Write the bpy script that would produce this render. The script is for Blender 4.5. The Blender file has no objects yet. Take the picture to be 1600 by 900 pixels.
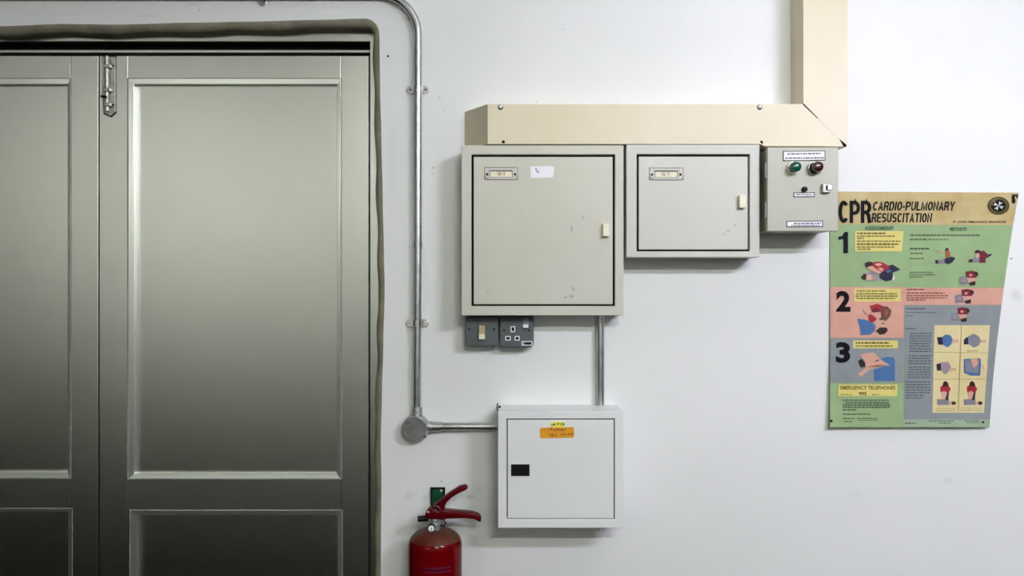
import bpy, bmesh, math, random
from mathutils import Vector, Matrix

random.seed(7)
SC = bpy.context.scene
COL = SC.collection

# ------------------------------------------------------------------ camera
DIST, FOC, EYE = 2.1, 1260.0, 1.5          # metres to the wall, focal length in px of a 1600 px frame, eye height
cam_data = bpy.data.cameras.new('camera')
cam_data.sensor_width = 36.0
cam_data.lens = 36.0 * FOC / 1600.0
cam_data.clip_start = 0.02
cam = bpy.data.objects.new('camera', cam_data)
cam.location = (0, -DIST, EYE)
cam.rotation_euler = (math.pi / 2, 0, 0)
COL.objects.link(cam)
SC.camera = cam

# ------------------------------------------------------------------ world, exposure
world = bpy.data.worlds.new('world'); SC.world = world
world.use_nodes = True
world.node_tree.nodes['Background'].inputs[0].default_value = (0.5, 0.55, 0.6, 1)
world.node_tree.nodes['Background'].inputs[1].default_value = 0.02
SC.view_settings.view_transform = 'Standard'
SC.view_settings.look = 'None'
SC.view_settings.gamma = 1.0
SC.view_settings.use_curve_mapping = False
SC.view_settings.exposure = 0.02

# bare twin tubes hung under the ceiling, the last three added as fill: (x, y, z, length, tube radiance, colour, label)
CEIL = 2.95
LAMPS = [
    (1.75, -2.55, 2.66, 0.9, 365.0, (0.86, 0.85, 1.0), 'twin tube lamp hung over the right half of the room'),
    (0.62, -0.70, 2.86, 1.2, 11.5, (0.90, 0.90, 1.0), 'twin tube lamp hung close to the cabinet wall'),
    (0.62, -3.6, 2.72, 0.9, 265.0, (0.97, 1.0, 0.92), 'added fill tube lamp near the middle of the room'),  # added fill, softens the shadows beside the cabinets
    (-3.9, -5.2, 2.70, 1.2, 21.0, (0.98, 1.0, 0.95), 'added fill tube lamp in the far left corner'),  # added to lift the reflection in the left leaf
    (-2.6, -5.2, 2.70, 1.2, 38.0, (0.98, 1.0, 0.95), 'added tube lamp brightening the wall opposite the door'),  # added to brighten the wall mirrored in the door
]

# ------------------------------------------------------------------ helpers
def s2l(c):
    c /= 255.0
    return c / 12.92 if c <= 0.04045 else ((c + 0.055) / 1.055) ** 2.4

def rgb(r, g, b): return (s2l(r), s2l(g), s2l(b), 1.0)

def mat(name, col, rough=0.5, metal=0.0, var=0.0, vscale=6.0, col2=None, bump=0.0, bscale=60.0,
        stretch=(1, 1, 1), spec=0.5, coat=0.0, rvar=0.0):
    m = bpy.data.materials.new(name); m.use_nodes = True
    nt = m.node_tree; n = nt.nodes; l = nt.links
    b = n['Principled BSDF']
    b.inputs['Base Color'].default_value = col
    b.inputs['Roughness'].default_value = rough
    b.inputs['Metallic'].default_value = metal
    b.inputs['Specular IOR Level'].default_value = spec
    b.inputs['Coat Weight'].default_value = coat
    tc = n.new('ShaderNodeTexCoord'); mp = n.new('ShaderNodeMapping')
    mp.inputs['Scale'].default_value = stretch
    l.new(tc.outputs['Object'], mp.inputs['Vector'])
    if var > 0 or col2 is not None:
        nz = n.new('ShaderNodeTexNoise'); nz.inputs['Scale'].default_value = vscale
        nz.inputs['Detail'].default_value = 6; nz.inputs['Roughness'].default_value = 0.62
        l.new(mp.outputs['Vector'], nz.inputs['Vector'])
        rp = n.new('ShaderNodeValToRGB')
        rp.color_ramp.elements[0].position = 0.35; rp.color_ramp.elements[1].position = 0.68
        c2 = col2 if col2 is not None else tuple([max(0, c * (1 - var)) for c in col[:3]] + [1])
        rp.color_ramp.elements[0].color = c2; rp.color_ramp.elements[1].color = col
        l.new(nz.outputs['Fac'], rp.inputs['Fac'])
        l.new(rp.outputs['Color'], b.inputs['Base Color'])
        if rvar > 0:
            mr = n.new('ShaderNodeMapRange')
            mr.inputs['To Min'].default_value = rough - rvar; mr.inputs['To Max'].default_value = rough + rvar
            l.new(nz.outputs['Fac'], mr.inputs['Value']); l.new(mr.outputs['Result'], b.inputs['Roughness'])
    if bump > 0:
        nb = n.new('ShaderNodeTexNoise'); nb.inputs['Scale'].default_value = bscale
        nb.inputs['Detail'].default_value = 4
        l.new(mp.outputs['Vector'], nb.inputs['Vector'])
        bp = n.new('ShaderNodeBump'); bp.inputs['Strength'].default_value = bump
        bp.inputs['Distance'].default_value = 0.004
        l.new(nb.outputs['Fac'], bp.inputs['Height'])
        l.new(bp.outputs['Normal'], b.inputs['Normal'])
    return m

def FX(px, d=0.0): return (px - 800.0) * (DIST - d) / FOC
def FZ(py, d=0.0): return EYE + (450.0 - py) * (DIST - d) / FOC
def P(px, py, d=0.0): return Vector((FX(px, d), -d, FZ(py, d)))

def box(bm, x0, x1, y0, y1, z0, z1):
    v = [bm.verts.new(p) for p in ((x0, y0, z0), (x1, y0, z0), (x1, y1, z0), (x0, y1, z0),
                                   (x0, y0, z1), (x1, y0, z1), (x1, y1, z1), (x0, y1, z1))]
    for f in ((0, 3, 2, 1), (4, 5, 6, 7), (0, 1, 5, 4), (1, 2, 6, 5), (2, 3, 7, 6), (3, 0, 4, 7)):
        bm.faces.new([v[i] for i in f])

def pbox(bm, x0, x1, y0, y1, df, db):
    """box whose front outline is the given rectangle (photo px) at df metres before the wall, back at db"""
    box(bm, FX(x0, df), FX(x1, df), -df, -db, FZ(y1, df), FZ(y0, df))

def prism(bm, pts, df, db):
    """outline in photo px at df, extruded straight back to db"""
    fr = [bm.verts.new(P(x, y, df)) for x, y in pts]
    bk = [bm.verts.new((v.co.x, -db, v.co.z)) for v in fr]
    n = len(pts)
    bm.faces.new(fr); bm.faces.new(bk[::-1])
    for i in range(n):
        j = (i + 1) % n
        bm.faces.new((fr[i], bk[i], bk[j], fr[j]))

def ring(bm, o, i, df, db, dfi=None):
    """rectangular ring, outer o and inner i = (x0, x1, y0, y1) px; dfi: front depth at the inner edge (chamfer)"""
    if dfi is None: dfi = df
    def q(r): return [(r[0], r[2]), (r[1], r[2]), (r[1], r[3]), (r[0], r[3])]
    fo = [bm.verts.new(P(x, y, df)) for x, y in q(o)]
    fi = []
    for x, y in q(i):
        p = P(x, y, df); fi.append(bm.verts.new((p.x, -dfi, p.z)))
    bo = [bm.verts.new((v.co.x, -db, v.co.z)) for v in fo]
    bi = [bm.verts.new((v.co.x, -db, v.co.z)) for v in fi]
    for k in range(4):
        j = (k + 1) % 4
        bm.faces.new((fo[k], fi[k], fi[j], fo[j]))
        bm.faces.new((bo[k], bo[j], bi[j], bi[k]))
        bm.faces.new((fo[k], fo[j], bo[j], bo[k]))
        bm.faces.new((fi[k], bi[k], bi[j], fi[j]))

def cyl(bm, a, b, r0, r1=None, n=24, caps=True):
    a, b = Vector(a), Vector(b)
    if r1 is None: r1 = r0
    ax = (b - a).normalized()
    u = ax.orthogonal().normalized(); w = ax.cross(u)
    A, B = [], []
    for k in range(n):
        t = 2 * math.pi * k / n; o = u * math.cos(t) + w * math.sin(t)
        A.append(bm.verts.new(a + o * r0)); B.append(bm.verts.new(b + o * r1))
    for k in range(n):
        j = (k + 1) % n
        bm.faces.new((A[k], A[j], B[j], B[k]))
    if caps:
        bm.faces.new(A[::-1]); bm.faces.new(B)

def lathe(bm, prof, c, axis='z', n=40):
    """profile of (radius, height) turned about an axis through c; axis z up or y towards the camera"""
    rows = []
    for r, h in prof:
        row = []
        for k in range(n):
            t = 2 * math.pi * k / n
            if axis == 'z': p = Vector((c[0] + r * math.cos(t), c[1] + r * math.sin(t), c[2] + h))
            else: p = Vector((c[0] + r * math.cos(t), c[1] - h, c[2] + r * math.sin(t)))
            row.append(bm.verts.new(p))
        rows.append(row)
    for a, b in zip(rows, rows[1:]):
        for k in range(n):
            j = (k + 1) % n
            bm.faces.new((a[k], a[j], b[j], b[k]))
    bm.faces.new(rows[0][::-1]); bm.faces.new(rows[-1])

def tube(bm, pts, r, n=16):
    pts = [Vector(p) for p in pts]
    rows = []; u = None
    for i, p in enumerate(pts):
        t = (pts[min(i + 1, len(pts) - 1)] - pts[max(i - 1, 0)]).normalized()
        if u is None: u = t.orthogonal().normalized()
        u = (u - t * u.dot(t)).normalized(); w = t.cross(u)
        rows.append([bm.verts.new(p + (u * math.cos(2 * math.pi * k / n) + w * math.sin(2 * math.pi * k / n)) * r) for k in range(n)])
    for a, b in zip(rows, rows[1:]):
        for k in range(n):
            j = (k + 1) % n
            bm.faces.new((a[k], a[j], b[j], b[k]))
    bm.faces.new(rows[0][::-1]); bm.faces.new(rows[-1])

def torus(bm, c, R, r, normal=(0, 1, 0), n=24, m=10):
    c = Vector(c); ax = Vector(normal).normalized(); u = ax.orthogonal().normalized(); w = ax.cross(u)
    rows = []
    for i in range(n):
        t = 2 * math.pi * i / n; o = u * math.cos(t) + w * math.sin(t)
        rows.append([bm.verts.new(c + o * (R + r * math.cos(2 * math.pi * k / m)) + ax * r * math.sin(2 * math.pi * k / m)) for k in range(m)])
    for i in range(n):
        a, b = rows[i], rows[(i + 1) % n]
        for k in range(m):
            j = (k + 1) % m
            bm.faces.new((a[k], a[j], b[j], b[k]))

def bevel(bm, off, seg=2, ang=35):
    bmesh.ops.recalc_face_normals(bm, faces=bm.faces)
    e = [x for x in bm.edges if len(x.link_faces) == 2 and x.calc_face_angle(0) > math.radians(ang)]
    bmesh.ops.bevel(bm, geom=e, offset=off, segments=seg, profile=0.5, affect='EDGES', clamp_overlap=True)

def NB(): return bmesh.new()

def origin_of(o):
    while o.parent is not None: o = o.parent
    return o.location

def obj(name, bm, m, parent=None, loc=None, smooth=None, fix=True, label=None):
    """bm holds world coordinates; links ONE mesh object"""
    if fix: bmesh.ops.recalc_face_normals(bm, faces=bm.faces)
    base = origin_of(parent) if parent is not None else Vector(loc or (0, 0, 0))
    bmesh.ops.translate(bm, vec=-Vector(base), verts=bm.verts)
    me = bpy.data.meshes.new(name)
    bm.to_mesh(me); bm.free()
    for x in (m if isinstance(m, (list, tuple)) else [m]): me.materials.append(x)
    if smooth is not None:
        for p in me.polygons: p.use_smooth = True
        me.set_sharp_from_angle(angle=math.radians(smooth))
    o = bpy.data.objects.new(name, me); COL.objects.link(o)
    if parent is not None: o.parent = parent
    else: o.location = base
    if label: o['label'] = label
    return o

def thing(name, label, cat, loc, group=None):
    o = bpy.data.objects.new(name, None); COL.objects.link(o)
    o.empty_display_size = 0.05
    o.location = loc; o['label'] = label; o['category'] = cat
    if group: o['group'] = group
    return o

def tag(o, label, cat, group=None):
    o['label'] = label; o['category'] = cat
    if group: o['group'] = group
    return o

def struct(o, label=None):
    o['kind'] = 'structure'
    if label: o['label'] = label
    return o

def text_geo(body, bold=0.0, shear=0.0):
    cu = bpy.data.curves.new('lettering', 'FONT')
    cu.body = body; cu.offset = bold; cu.shear = shear; cu.resolution_u = 3
    o = bpy.data.objects.new('lettering', cu); COL.objects.link(o)
    dg = bpy.context.evaluated_depsgraph_get()
    me = bpy.data.meshes.new_from_object(o.evaluated_get(dg))
    vs = [(v.co.x, v.co.y) for v in me.vertices]; fs = [tuple(p.vertices) for p in me.polygons]
    bpy.data.objects.remove(o); bpy.data.curves.remove(cu); bpy.data.meshes.remove(me)
    return vs, fs

def add_text(bm, body, x0, y0, x1, y1, mp, bold=0.0, shear=0.0, slope=0.0, mi=0):
    """lettering fitted into the px rectangle; mp maps px to a point"""
    vs, fs = text_geo(body, bold, shear)
    ax, bx = min(v[0] for v in vs), max(v[0] for v in vs)
    ay, by = min(v[1] for v in vs), max(v[1] for v in vs)
    out = []
    for x, y in vs:
        u = (x - ax) / (bx - ax); w = (y - ay) / (by - ay)
        out.append(bm.verts.new(mp(x0 + u * (x1 - x0), y1 + w * (y0 - y1) + slope * u)))
    for f in fs:
        try: bm.faces.new([out[i] for i in f]).material_index = mi
        except ValueError: pass

def add_poly(bm, pts, mp, mi=0):
    f = bm.faces.new([bm.verts.new(mp(x, y)) for x, y in pts]); f.material_index = mi
    return f

def add_words(bm, x0, x1, y, h, mp, rng, mi=0, slope=0.0):
    """a line of print too small to read: short dark word strokes"""
    x = x0
    while x < x1 - 1.2:
        w = min(rng.uniform(2.2, 7.0), x1 - x)
        ya = y + slope * (x - x0) / max(1, x1 - x0)
        add_poly(bm, [(x, ya - h / 2), (x + w, ya - h / 2), (x + w, ya + h / 2), (x, ya + h / 2)], mp, mi)
        x += w + rng.uniform(0.7, 1.3)

def glyph(ch, w, h, t):
    """centre lines of a plain sans capital in a w x h px box with stroke t, origin at the lower left: [(points, closed)]"""
    l, r, b, u = t / 2, w - t / 2, t / 2, h - t / 2
    cx, cy = w / 2, h / 2; rx, ry = (r - l) / 2, (u - b) / 2
    def arc(x, y, ax, ay, a0, a1, n=14): return [(x + ax * math.cos(math.radians(a0 + (a1 - a0) * i / n)), y + ay * math.sin(math.radians(a0 + (a1 - a0) * i / n))) for i in range(n + 1)]
    m = h * .5
    if ch == 'C': return [(arc(cx, cy, rx, ry, 42, 318, 22), 0)]
    if ch == 'O': return [(arc(cx, cy, rx, ry, 0, 360, 26)[:-1], 1)]
    if ch in 'PR':
        k = h * (.44 if ch == 'P' else .48); q = (u - k) / 2; xs = max(l + .45 * (r - l), r - q * .9)
        g = [([(l, 0), (l, h)], 0), ([(l, u), (xs, u)] + arc(xs, (u + k) / 2, r - xs, q, 90, -90, 12) + [(l, k)], 0)]
        if ch == 'R': g.append(([(cx, k), (r - .1 * w, k - .12 * h), (r, 0)], 0))
        return g
    if ch == 'D': return [([(l, b), (l, u), (cx, u)] + arc(cx, cy, r - cx, ry, 90, -90, 16) + [(cx, b)], 1)]
    if ch == 'A': return [([(l * .9, 0), (cx, u), (w - l * .9, 0)], 0), ([(w * .24, h * .3), (w * .76, h * .3)], 0)]
    if ch == 'I': return [([(cx, 0), (cx, h)], 0)]
    if ch == '-': return [([(0, h * .4), (w, h * .4)], 0)]
    if ch == 'L': return [([(l, h), (l, b), (w, b)], 0)]
    if ch == 'E': return [([(w, u), (l, u), (l, b), (w, b)], 0), ([(l, m), (w * .92, m)], 0)]
    if ch == 'T': return [([(0, u), (w, u)], 0), ([(cx, u), (cx, 0)], 0)]
    if ch == 'N': return [([(l, 0), (l, u), (r, b), (r, h)], 0)]
    if ch == 'M': return [([(l, 0), (l, u), (cx, h * .12), (r, u), (r, 0)], 0)]
    if ch == 'Y': return [([(l * .8, h), (cx, h * .42), (w - l * .8, h)], 0), ([(cx, h * .42), (cx, 0)], 0)]
    if ch == 'U': return [([(l, h), (l, b + ry * .7)] + arc(cx, b + ry * .7, rx, ry * .7, 180, 360, 14) + [(r, h)], 0)]
    if ch == 'S':
        q = ry / 2
        return [(arc(cx, u - q, rx, q, 30, 270, 14) + arc(cx, b + q, rx, q, 90, -150, 14)[1:], 0)]
    return []

def ribbon(bm, pts, closed, t, f):
    n = len(pts); L = []; Rr = []
    for i in range(n):
        a = pts[i - 1] if (i > 0 or closed) else None; c = pts[(i + 1) % n] if (i < n - 1 or closed) else None
        p = pts[i]; ds = []
        for q, w in ((a, p), (p, c)):
            if q is None or w is None: continue
            d = math.hypot(w[0] - q[0], w[1] - q[1]) or 1e-6; ds.append(((w[0] - q[0]) / d, (w[1] - q[1]) / d))
        tx, ty = sum(d[0] for d in ds), sum(d[1] for d in ds); k = math.hypot(tx, ty) or 1e-6; tx /= k; ty /= k
        cosv = max(.42, tx * ds[0][0] + ty * ds[0][1]); o = t / 2 / cosv
        L.append(bm.verts.new(f(p[0] - ty * o, p[1] + tx * o))); Rr.append(bm.verts.new(f(p[0] + ty * o, p[1] - tx * o)))
    for i in range(n if closed else n - 1):
        j = (i + 1) % n; bm.faces.new((L[i], L[j], Rr[j], Rr[i]))

def add_heading(bm, body, x0, y0, x1, y1, mp, t, shear=0.0, gap=1.0, wide={}):
    """bold sans capitals drawn with strokes, fitted to the px box"""
    h = y1 - y0; rel = {'I': .36, '-': .5, 'M': 1.22, 'T': .95, 'L': .85, 'E': .9, **wide}
    ws = [rel.get(c, 1.0) for c in body]
    k = (x1 - x0 - shear * h - gap * (len(body) - 1)) / sum(ws); x = x0
    for c, w in zip(body, ws):
        w *= k
        for pts, closed in glyph(c, w, h, t):
            ribbon(bm, pts, closed, t, lambda u, v, x=x: mp(x + u + shear * v, y1 - v))
        x += w + gap

def face_front(bm):
    """turn every face of flat print towards the room"""
    bm.normal_update()
    for f in bm.faces:
        if f.normal.y > 0: f.normal_flip()

# ------------------------------------------------------------------ materials
def wall_material():
    m = bpy.data.materials.new('white_wall_paint'); m.use_nodes = True
    nt = m.node_tree; n = nt.nodes; l = nt.links; b = n['Principled BSDF']
    b.inputs['Roughness'].default_value = 0.55; b.inputs['Specular IOR Level'].default_value = 0.3
    geo = n.new('ShaderNodeNewGeometry')
    def noise(scale, det=5):
        z = n.new('ShaderNodeTexNoise'); z.inputs['Scale'].default_value = scale; z.inputs['Detail'].default_value = det
        l.new(geo.outputs['Position'], z.inputs['Vector']); return z
    base = n.new('ShaderNodeValToRGB')
    base.color_ramp.elements[0].position = 0.3; base.color_ramp.elements[1].position = 0.7
    base.color_ramp.elements[0].color = (0.755, 0.765, 0.755, 1); base.color_ramp.elements[1].color = (0.80, 0.805, 0.80, 1)
    l.new(noise(2.2).outputs['Fac'], base.inputs['Fac'])
    cur = base.outputs['Color']
    fine = noise(38, 6)
    stains = [  # px, py, radius x, radius y, strength, colour
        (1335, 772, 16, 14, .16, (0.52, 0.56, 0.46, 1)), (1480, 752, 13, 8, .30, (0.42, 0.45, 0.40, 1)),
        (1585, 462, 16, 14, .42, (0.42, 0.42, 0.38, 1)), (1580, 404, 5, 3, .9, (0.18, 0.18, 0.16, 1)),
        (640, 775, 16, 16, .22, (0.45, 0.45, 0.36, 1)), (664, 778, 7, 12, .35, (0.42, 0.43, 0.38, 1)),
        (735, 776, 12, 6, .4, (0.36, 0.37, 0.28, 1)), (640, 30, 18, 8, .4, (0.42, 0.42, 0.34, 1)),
        (612, 250, 10, 120, .10, (0.5, 0.5, 0.42, 1)), (640, 386, 4, 3, .4, (0.45, 0.46, 0.42, 1)),
        (676, 262, 3, 2.4, .8, (0.3, 0.28, 0.26, 1)), (676, 272, 3, 2, .6, (0.3, 0.28, 0.26, 1)),
        (694, 172, 2.4, 2.4, .7, (0.3, 0.28, 0.26, 1)), (687, 152, 3, 2.4, .4, (0.35, 0.34, 0.3, 1)),
        (311, 16, 2, 5, .7, (0.3, 0.3, 0.26, 1)), (230, 25, 34, 2.4, .35, (0.42, 0.42, 0.36, 1)),
        (300, 8, 26, 2.2, .3, (0.42, 0.42, 0.36, 1)), (880, 46, 4, 2.4, .4, (0.45, 0.45, 0.42, 1)),
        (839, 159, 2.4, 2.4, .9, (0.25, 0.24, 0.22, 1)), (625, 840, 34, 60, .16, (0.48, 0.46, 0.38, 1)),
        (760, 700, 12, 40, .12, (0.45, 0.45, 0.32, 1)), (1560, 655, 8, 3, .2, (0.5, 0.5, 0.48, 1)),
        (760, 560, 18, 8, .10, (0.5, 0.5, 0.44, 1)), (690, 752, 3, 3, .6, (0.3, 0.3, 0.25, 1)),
    ]
    for px, py, rx, ry, st, colr in stains:
        mp = n.new('ShaderNodeMapping'); mp.vector_type = 'TEXTURE'
        c = P(px, py)
        mp.inputs['Location'].default_value = (c.x, 0, c.z)
        mp.inputs['Scale'].default_value = (rx / 600, 1.0, ry / 600)
        l.new(geo.outputs['Position'], mp.inputs['Vector'])
        ln = n.new('ShaderNodeVectorMath'); ln.operation = 'LENGTH'; l.new(mp.outputs['Vector'], ln.inputs[0])
        ad = n.new('ShaderNodeMath'); ad.operation = 'MULTIPLY_ADD'
        l.new(fine.outputs['Fac'], ad.inputs[0]); ad.inputs[1].default_value = 1.5; l.new(ln.outputs['Value'], ad.inputs[2])
        mr = n.new('ShaderNodeMapRange'); mr.interpolation_type = 'SMOOTHSTEP'
        mr.inputs['From Min'].default_value = 0.75; mr.inputs['From Max'].default_value = 1.6
        mr.inputs['To Min'].default_value = st; mr.inputs['To Max'].default_value = 0.0
        l.new(ad.outputs['Value'], mr.inputs['Value'])
        mx = n.new('ShaderNodeMix'); mx.data_type = 'RGBA'
        l.new(mr.outputs['Result'], mx.inputs[0]); l.new(cur, mx.inputs[6]); mx.inputs[7].default_value = colr
        cur = mx.outputs[2]
    l.new(cur, b.inputs['Base Color'])
    bp = n.new('ShaderNodeBump'); bp.inputs['Strength'].default_value = 0.12; bp.inputs['Distance'].default_value = 0.01
    l.new(noise(14, 6).outputs['Fac'], bp.inputs['Height']); l.new(bp.outputs['Normal'], b.inputs['Normal'])
    return m

M = {}
M['wall'] = wall_material()
M['edge'] = mat('grimy_shaded_plaster_edge', rgb(142, 137, 118), 0.8, var=0.4, vscale=14, bump=0.5, bscale=40)  # brown grime, darkened further to carry the reveal's shade
M['room'] = mat('plain_room_paint', (0.66, 0.67, 0.57, 1), 0.7)
M['roomb'] = mat('light_room_paint', (0.82, 0.83, 0.74, 1), 0.7)
M['lowdark'] = mat('added_dark_band', (0.035, 0.038, 0.03, 1), 0.6)  # unseen band added to darken the door's reflection and the shade under cabinets
M['ceil'] = mat('ceiling_white', (0.80, 0.81, 0.76, 1), 0.8)
M['floor'] = mat('dark_floor', (0.007, 0.007, 0.006, 1), 0.8, var=0.3, vscale=3, spec=0.05)
M['alu'] = mat('dull_anodised_aluminium', (0.64, 0.645, 0.61, 1), 0.31, 1.0, var=0.08, vscale=3, rvar=0.015, stretch=(1, 1, 0.4))
M['alupanel'] = mat('dull_aluminium_sheet', (0.64, 0.645, 0.61, 1), 0.31, 1.0, var=0.04, vscale=2, rvar=0.01)
M['alubead'] = mat('bright_aluminium_bead', (0.72, 0.73, 0.70, 1), 0.30, 0.9)
M['seal'] = mat('pale_sealant', rgb(150, 151, 146), 0.6, var=0.5, vscale=9)
M['dark'] = mat('dark_gap', rgb(9, 9, 8), 0.9, spec=.1)
M['black'] = mat('black_plastic', rgb(7, 7, 8), 0.45, spec=.2)
M['galv'] = mat('galvanised_steel', (0.56, 0.57, 0.57, 1), 0.32, 0.95, var=0.25, vscale=30, rvar=0.08)
M['galvd'] = mat('dull_bolt_metal', (0.60, 0.60, 0.56, 1), 0.42, 1.0, var=0.45, vscale=60)
M['zinc'] = mat('cast_zinc', (0.55, 0.56, 0.56, 1), 0.42, 0.9, var=0.3, vscale=60, bump=0.5, bscale=160)
M['lock'] = mat('dull_lock_metal', (0.42, 0.43, 0.42, 1), 0.5, 0.8)
M['steel'] = mat('bright_steel', (0.72, 0.72, 0.72, 1), 0.22, 1.0)
M['cab'] = mat('greige_cabinet_enamel', rgb(198, 196, 184), 0.42, col2=rgb(190, 188, 174), vscale=4)
M['cab2'] = mat('pale_cabinet_enamel', rgb(199, 197, 190), 0.42, col2=rgb(192, 190, 182), vscale=4)
M['ctrl'] = mat('grey_green_enamel', rgb(177, 176, 163), 0.40, col2=rgb(171, 169, 154), vscale=5)
M['wbox'] = mat('white_grey_enamel', rgb(228, 229, 228), 0.40, col2=rgb(223, 224, 223), vscale=4)
M['cream'] = mat('cream_trunking', rgb(218, 207, 184), 0.45, col2=rgb(212, 199, 168), vscale=3, bump=0.05, bscale=20)
M['ivory'] = mat('ivory_plastic', rgb(226, 220, 196), 0.4)
M['card'] = mat('yellowed_card', rgb(232, 224, 200), 0.7)
M['paper'] = mat('white_paper', rgb(236, 234, 240), 0.6)
M['ink'] = mat('black_ink', rgb(10, 9, 9), 0.7, spec=.15)
M['fadeink'] = mat('faded_ink', rgb(120, 118, 130), 0.6)
M['brownink'] = mat('brown_marker', rgb(96, 36, 8), 0.6)
M['outline'] = mat('dark_holder_edge', rgb(104, 98, 80), 0.6)
M['grime'] = mat('grey_smudge', rgb(168, 165, 152), 0.6)
M['sockgrey'] = mat('grey_metalclad', rgb(80, 87, 88), 0.5, 0.1, var=0.2, vscale=20)
M['brass'] = mat('worn_tan_rocker', rgb(176, 156, 118), 0.4)
M['green'] = mat('green_lens', rgb(10, 72, 55), 0.15, coat=0.5)
M['maroon'] = mat('dark_red_lens', rgb(52, 16, 20), 0.15, coat=0.5)
M['red'] = mat('red_enamel', rgb(98, 1, 6), 0.14, var=0.2, vscale=8, spec=.14)
M['handle'] = mat('red_handle_enamel', rgb(80, 4, 12), 0.25, spec=.16)
M['dust'] = mat('dusty_red_enamel', rgb(84, 16, 14), 0.5, spec=.2, col2=rgb(78, 52, 36), vscale=14)
M['bracket'] = mat('green_bracket_enamel', rgb(4, 74, 46), 0.35, var=0.4, vscale=40)
M['purple'] = mat('purple_print', rgb(72, 16, 56), 0.4)
M['orange'] = mat('orange_sticker', rgb(226, 160, 22), 0.5, col2=rgb(214, 138, 12), vscale=30)
M['yellow'] = mat('yellow_sticker', rgb(236, 232, 92), 0.5)

def satin(m, rough):
    nt = m.node_tree; b = nt.nodes['Principled BSDF']; g = nt.nodes.new('ShaderNodeBsdfGlossy')
    g.distribution = 'BECKMANN'; g.inputs['Roughness'].default_value = rough
    src = b.inputs['Base Color'].links[0].from_socket
    nt.links.new(src, g.inputs['Color'])
    nt.links.new(g.outputs['BSDF'], nt.nodes['Material Output'].inputs['Surface'])
satin(M['alu'], 0.38); satin(M['alupanel'], 0.37)

# ------------------------------------------------------------------ the room shell
XL, XR, YB = -5.4, 4.6, -6.0

def waves(pts, step=14):
    out = []
    for (a, b), (c, d) in zip(pts, pts[1:]):
        k = max(1, int(math.hypot(c - a, d - b) / step))
        for i in range(k):
            t = i / k; s = t * t * (3 - 2 * t) if abs(c - a) > 3 * abs(d - b) or abs(d - b) > 3 * abs(c - a) else t
            if abs(c - a) > abs(d - b): out.append((a + (c - a) * t, b + (d - b) * s))
            else: out.append((a + (c - a) * s, b + (d - b) * t))
    out.append(pts[-1]); return out

right_edge = [(595, 1350), (595, 900), (596, 750), (595, 690), (597, 610), (599, 540), (601, 450), (600, 400), (598, 310), (596, 220), (594, 140), (593, 70), (593, 56)]
corner = [(592, 47), (588.5, 39), (583, 33), (575, 29.5)]
top_edge = [(568, 29), (500, 31), (380, 34), (300, 35.5), (180, 38.5), (100, 37.5), (0, 41), (-120, 39), (-300, 41), (-308, 43)]
left_edge = [(-315, 50), (-317, 60), (-316, 400), (-318, 900), (-317, 1350)]
path = waves(right_edge) + corner + waves(top_edge, 20) + waves(left_edge, 30)
path = [Vector((FX(x), 0, max(0.0, FZ(y)))) for x, y in path]
RAD, RECESS = 0.019, 0.056

bm = NB()
N = len(path)
# direction from the wall face into the opening at each path point
ins = []
for i in range(N):
    t = (path[min(i + 1, N - 1)] - path[max(i - 1, 0)]).normalized()
    ins.append(Vector((-t.z, 0, t.x)))
rows = []
for k in range(6):
    a = k / 5 * math.pi / 2
    rows.append([bm.verts.new(path[i] + ins[i] * (RAD * math.sin(a) * (1 + 0.12 * math.sin(i * 0.9))) + Vector((0, RAD * (1 - math.cos(a)), 0))) for i in range(N)])
rows.append([bm.verts.new((v.co.x, 0.13, v.co.z)) for v in rows[-1]])
for a, b in zip(rows, rows[1:]):
    for i in range(N - 1):
        bm.faces.new((a[i], a[i + 1], b[i + 1], b[i])).material_index = 1
o = [bm.verts.new(p) for p in ((XL, 0, 0), (XL, 0, CEIL), (XR, 0, CEIL), (XR, 0, 0))]
bm.faces.new(rows[0] + o)
bm.normal_update()
wall = obj('wall_back', bm, [M['wall'], M['edge']], smooth=50)
struct(wall, 'white painted wall with grimy plaster edge, shade painted in, round the doorway')

bm = NB(); cyl(bm, P(606.5, 88, 0.0006), P(606.5, 88, -0.0005), 0.0028, n=14)
obj('nail_hole', bm, M['dark'], wall)

def plane(name, pts, m, label):
    bm = NB(); bm.faces.new([bm.verts.new(p) for p in pts])
    return struct(obj(name, bm, m, fix=False), label)

plane('floor', [(XL, YB, 0), (XR, YB, 0), (XR, 0.13, 0), (XL, 0.13, 0)], M['floor'], 'dark floor of the room')
plane('ceiling', [(XL, YB, CEIL), (XL, 0, CEIL), (XR, 0, CEIL), (XR, YB, CEIL)], M['ceil'], 'white ceiling of the room')
BAND_TOP = 0.9  # top of the added dark band on the facing wall
for nm, X, lab in (('wall_left', XL, 'plain wall at the left end of the room'), ('wall_right', XR, 'plain wall at the right end of the room')):
    bm = NB()
    for z0, z1, mi in ((0, 1.3, 1), (1.3, CEIL, 0)):
        f = bm.faces.new([bm.verts.new(p) for p in ((X, YB, z0), (X, 0, z0), (X, 0, z1), (X, YB, z1))]); f.material_index = mi
    struct(obj(nm, bm, [M['room'], M['lowdark']], fix=False), lab)
bm = NB()
for z0, z1, mi in ((0, BAND_TOP, 1), (BAND_TOP, CEIL, 0)):
    f = bm.faces.new([bm.verts.new(p) for p in ((XL, YB, z0), (XL, YB, z1), (XR, YB, z1), (XR, YB, z0))]); f.material_index = mi
struct(obj('wall_front', bm, [M['roomb'], M['lowdark']], fix=False), 'wall opposite the cabinets, with a dark lower band added to cut bounce light')

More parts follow.
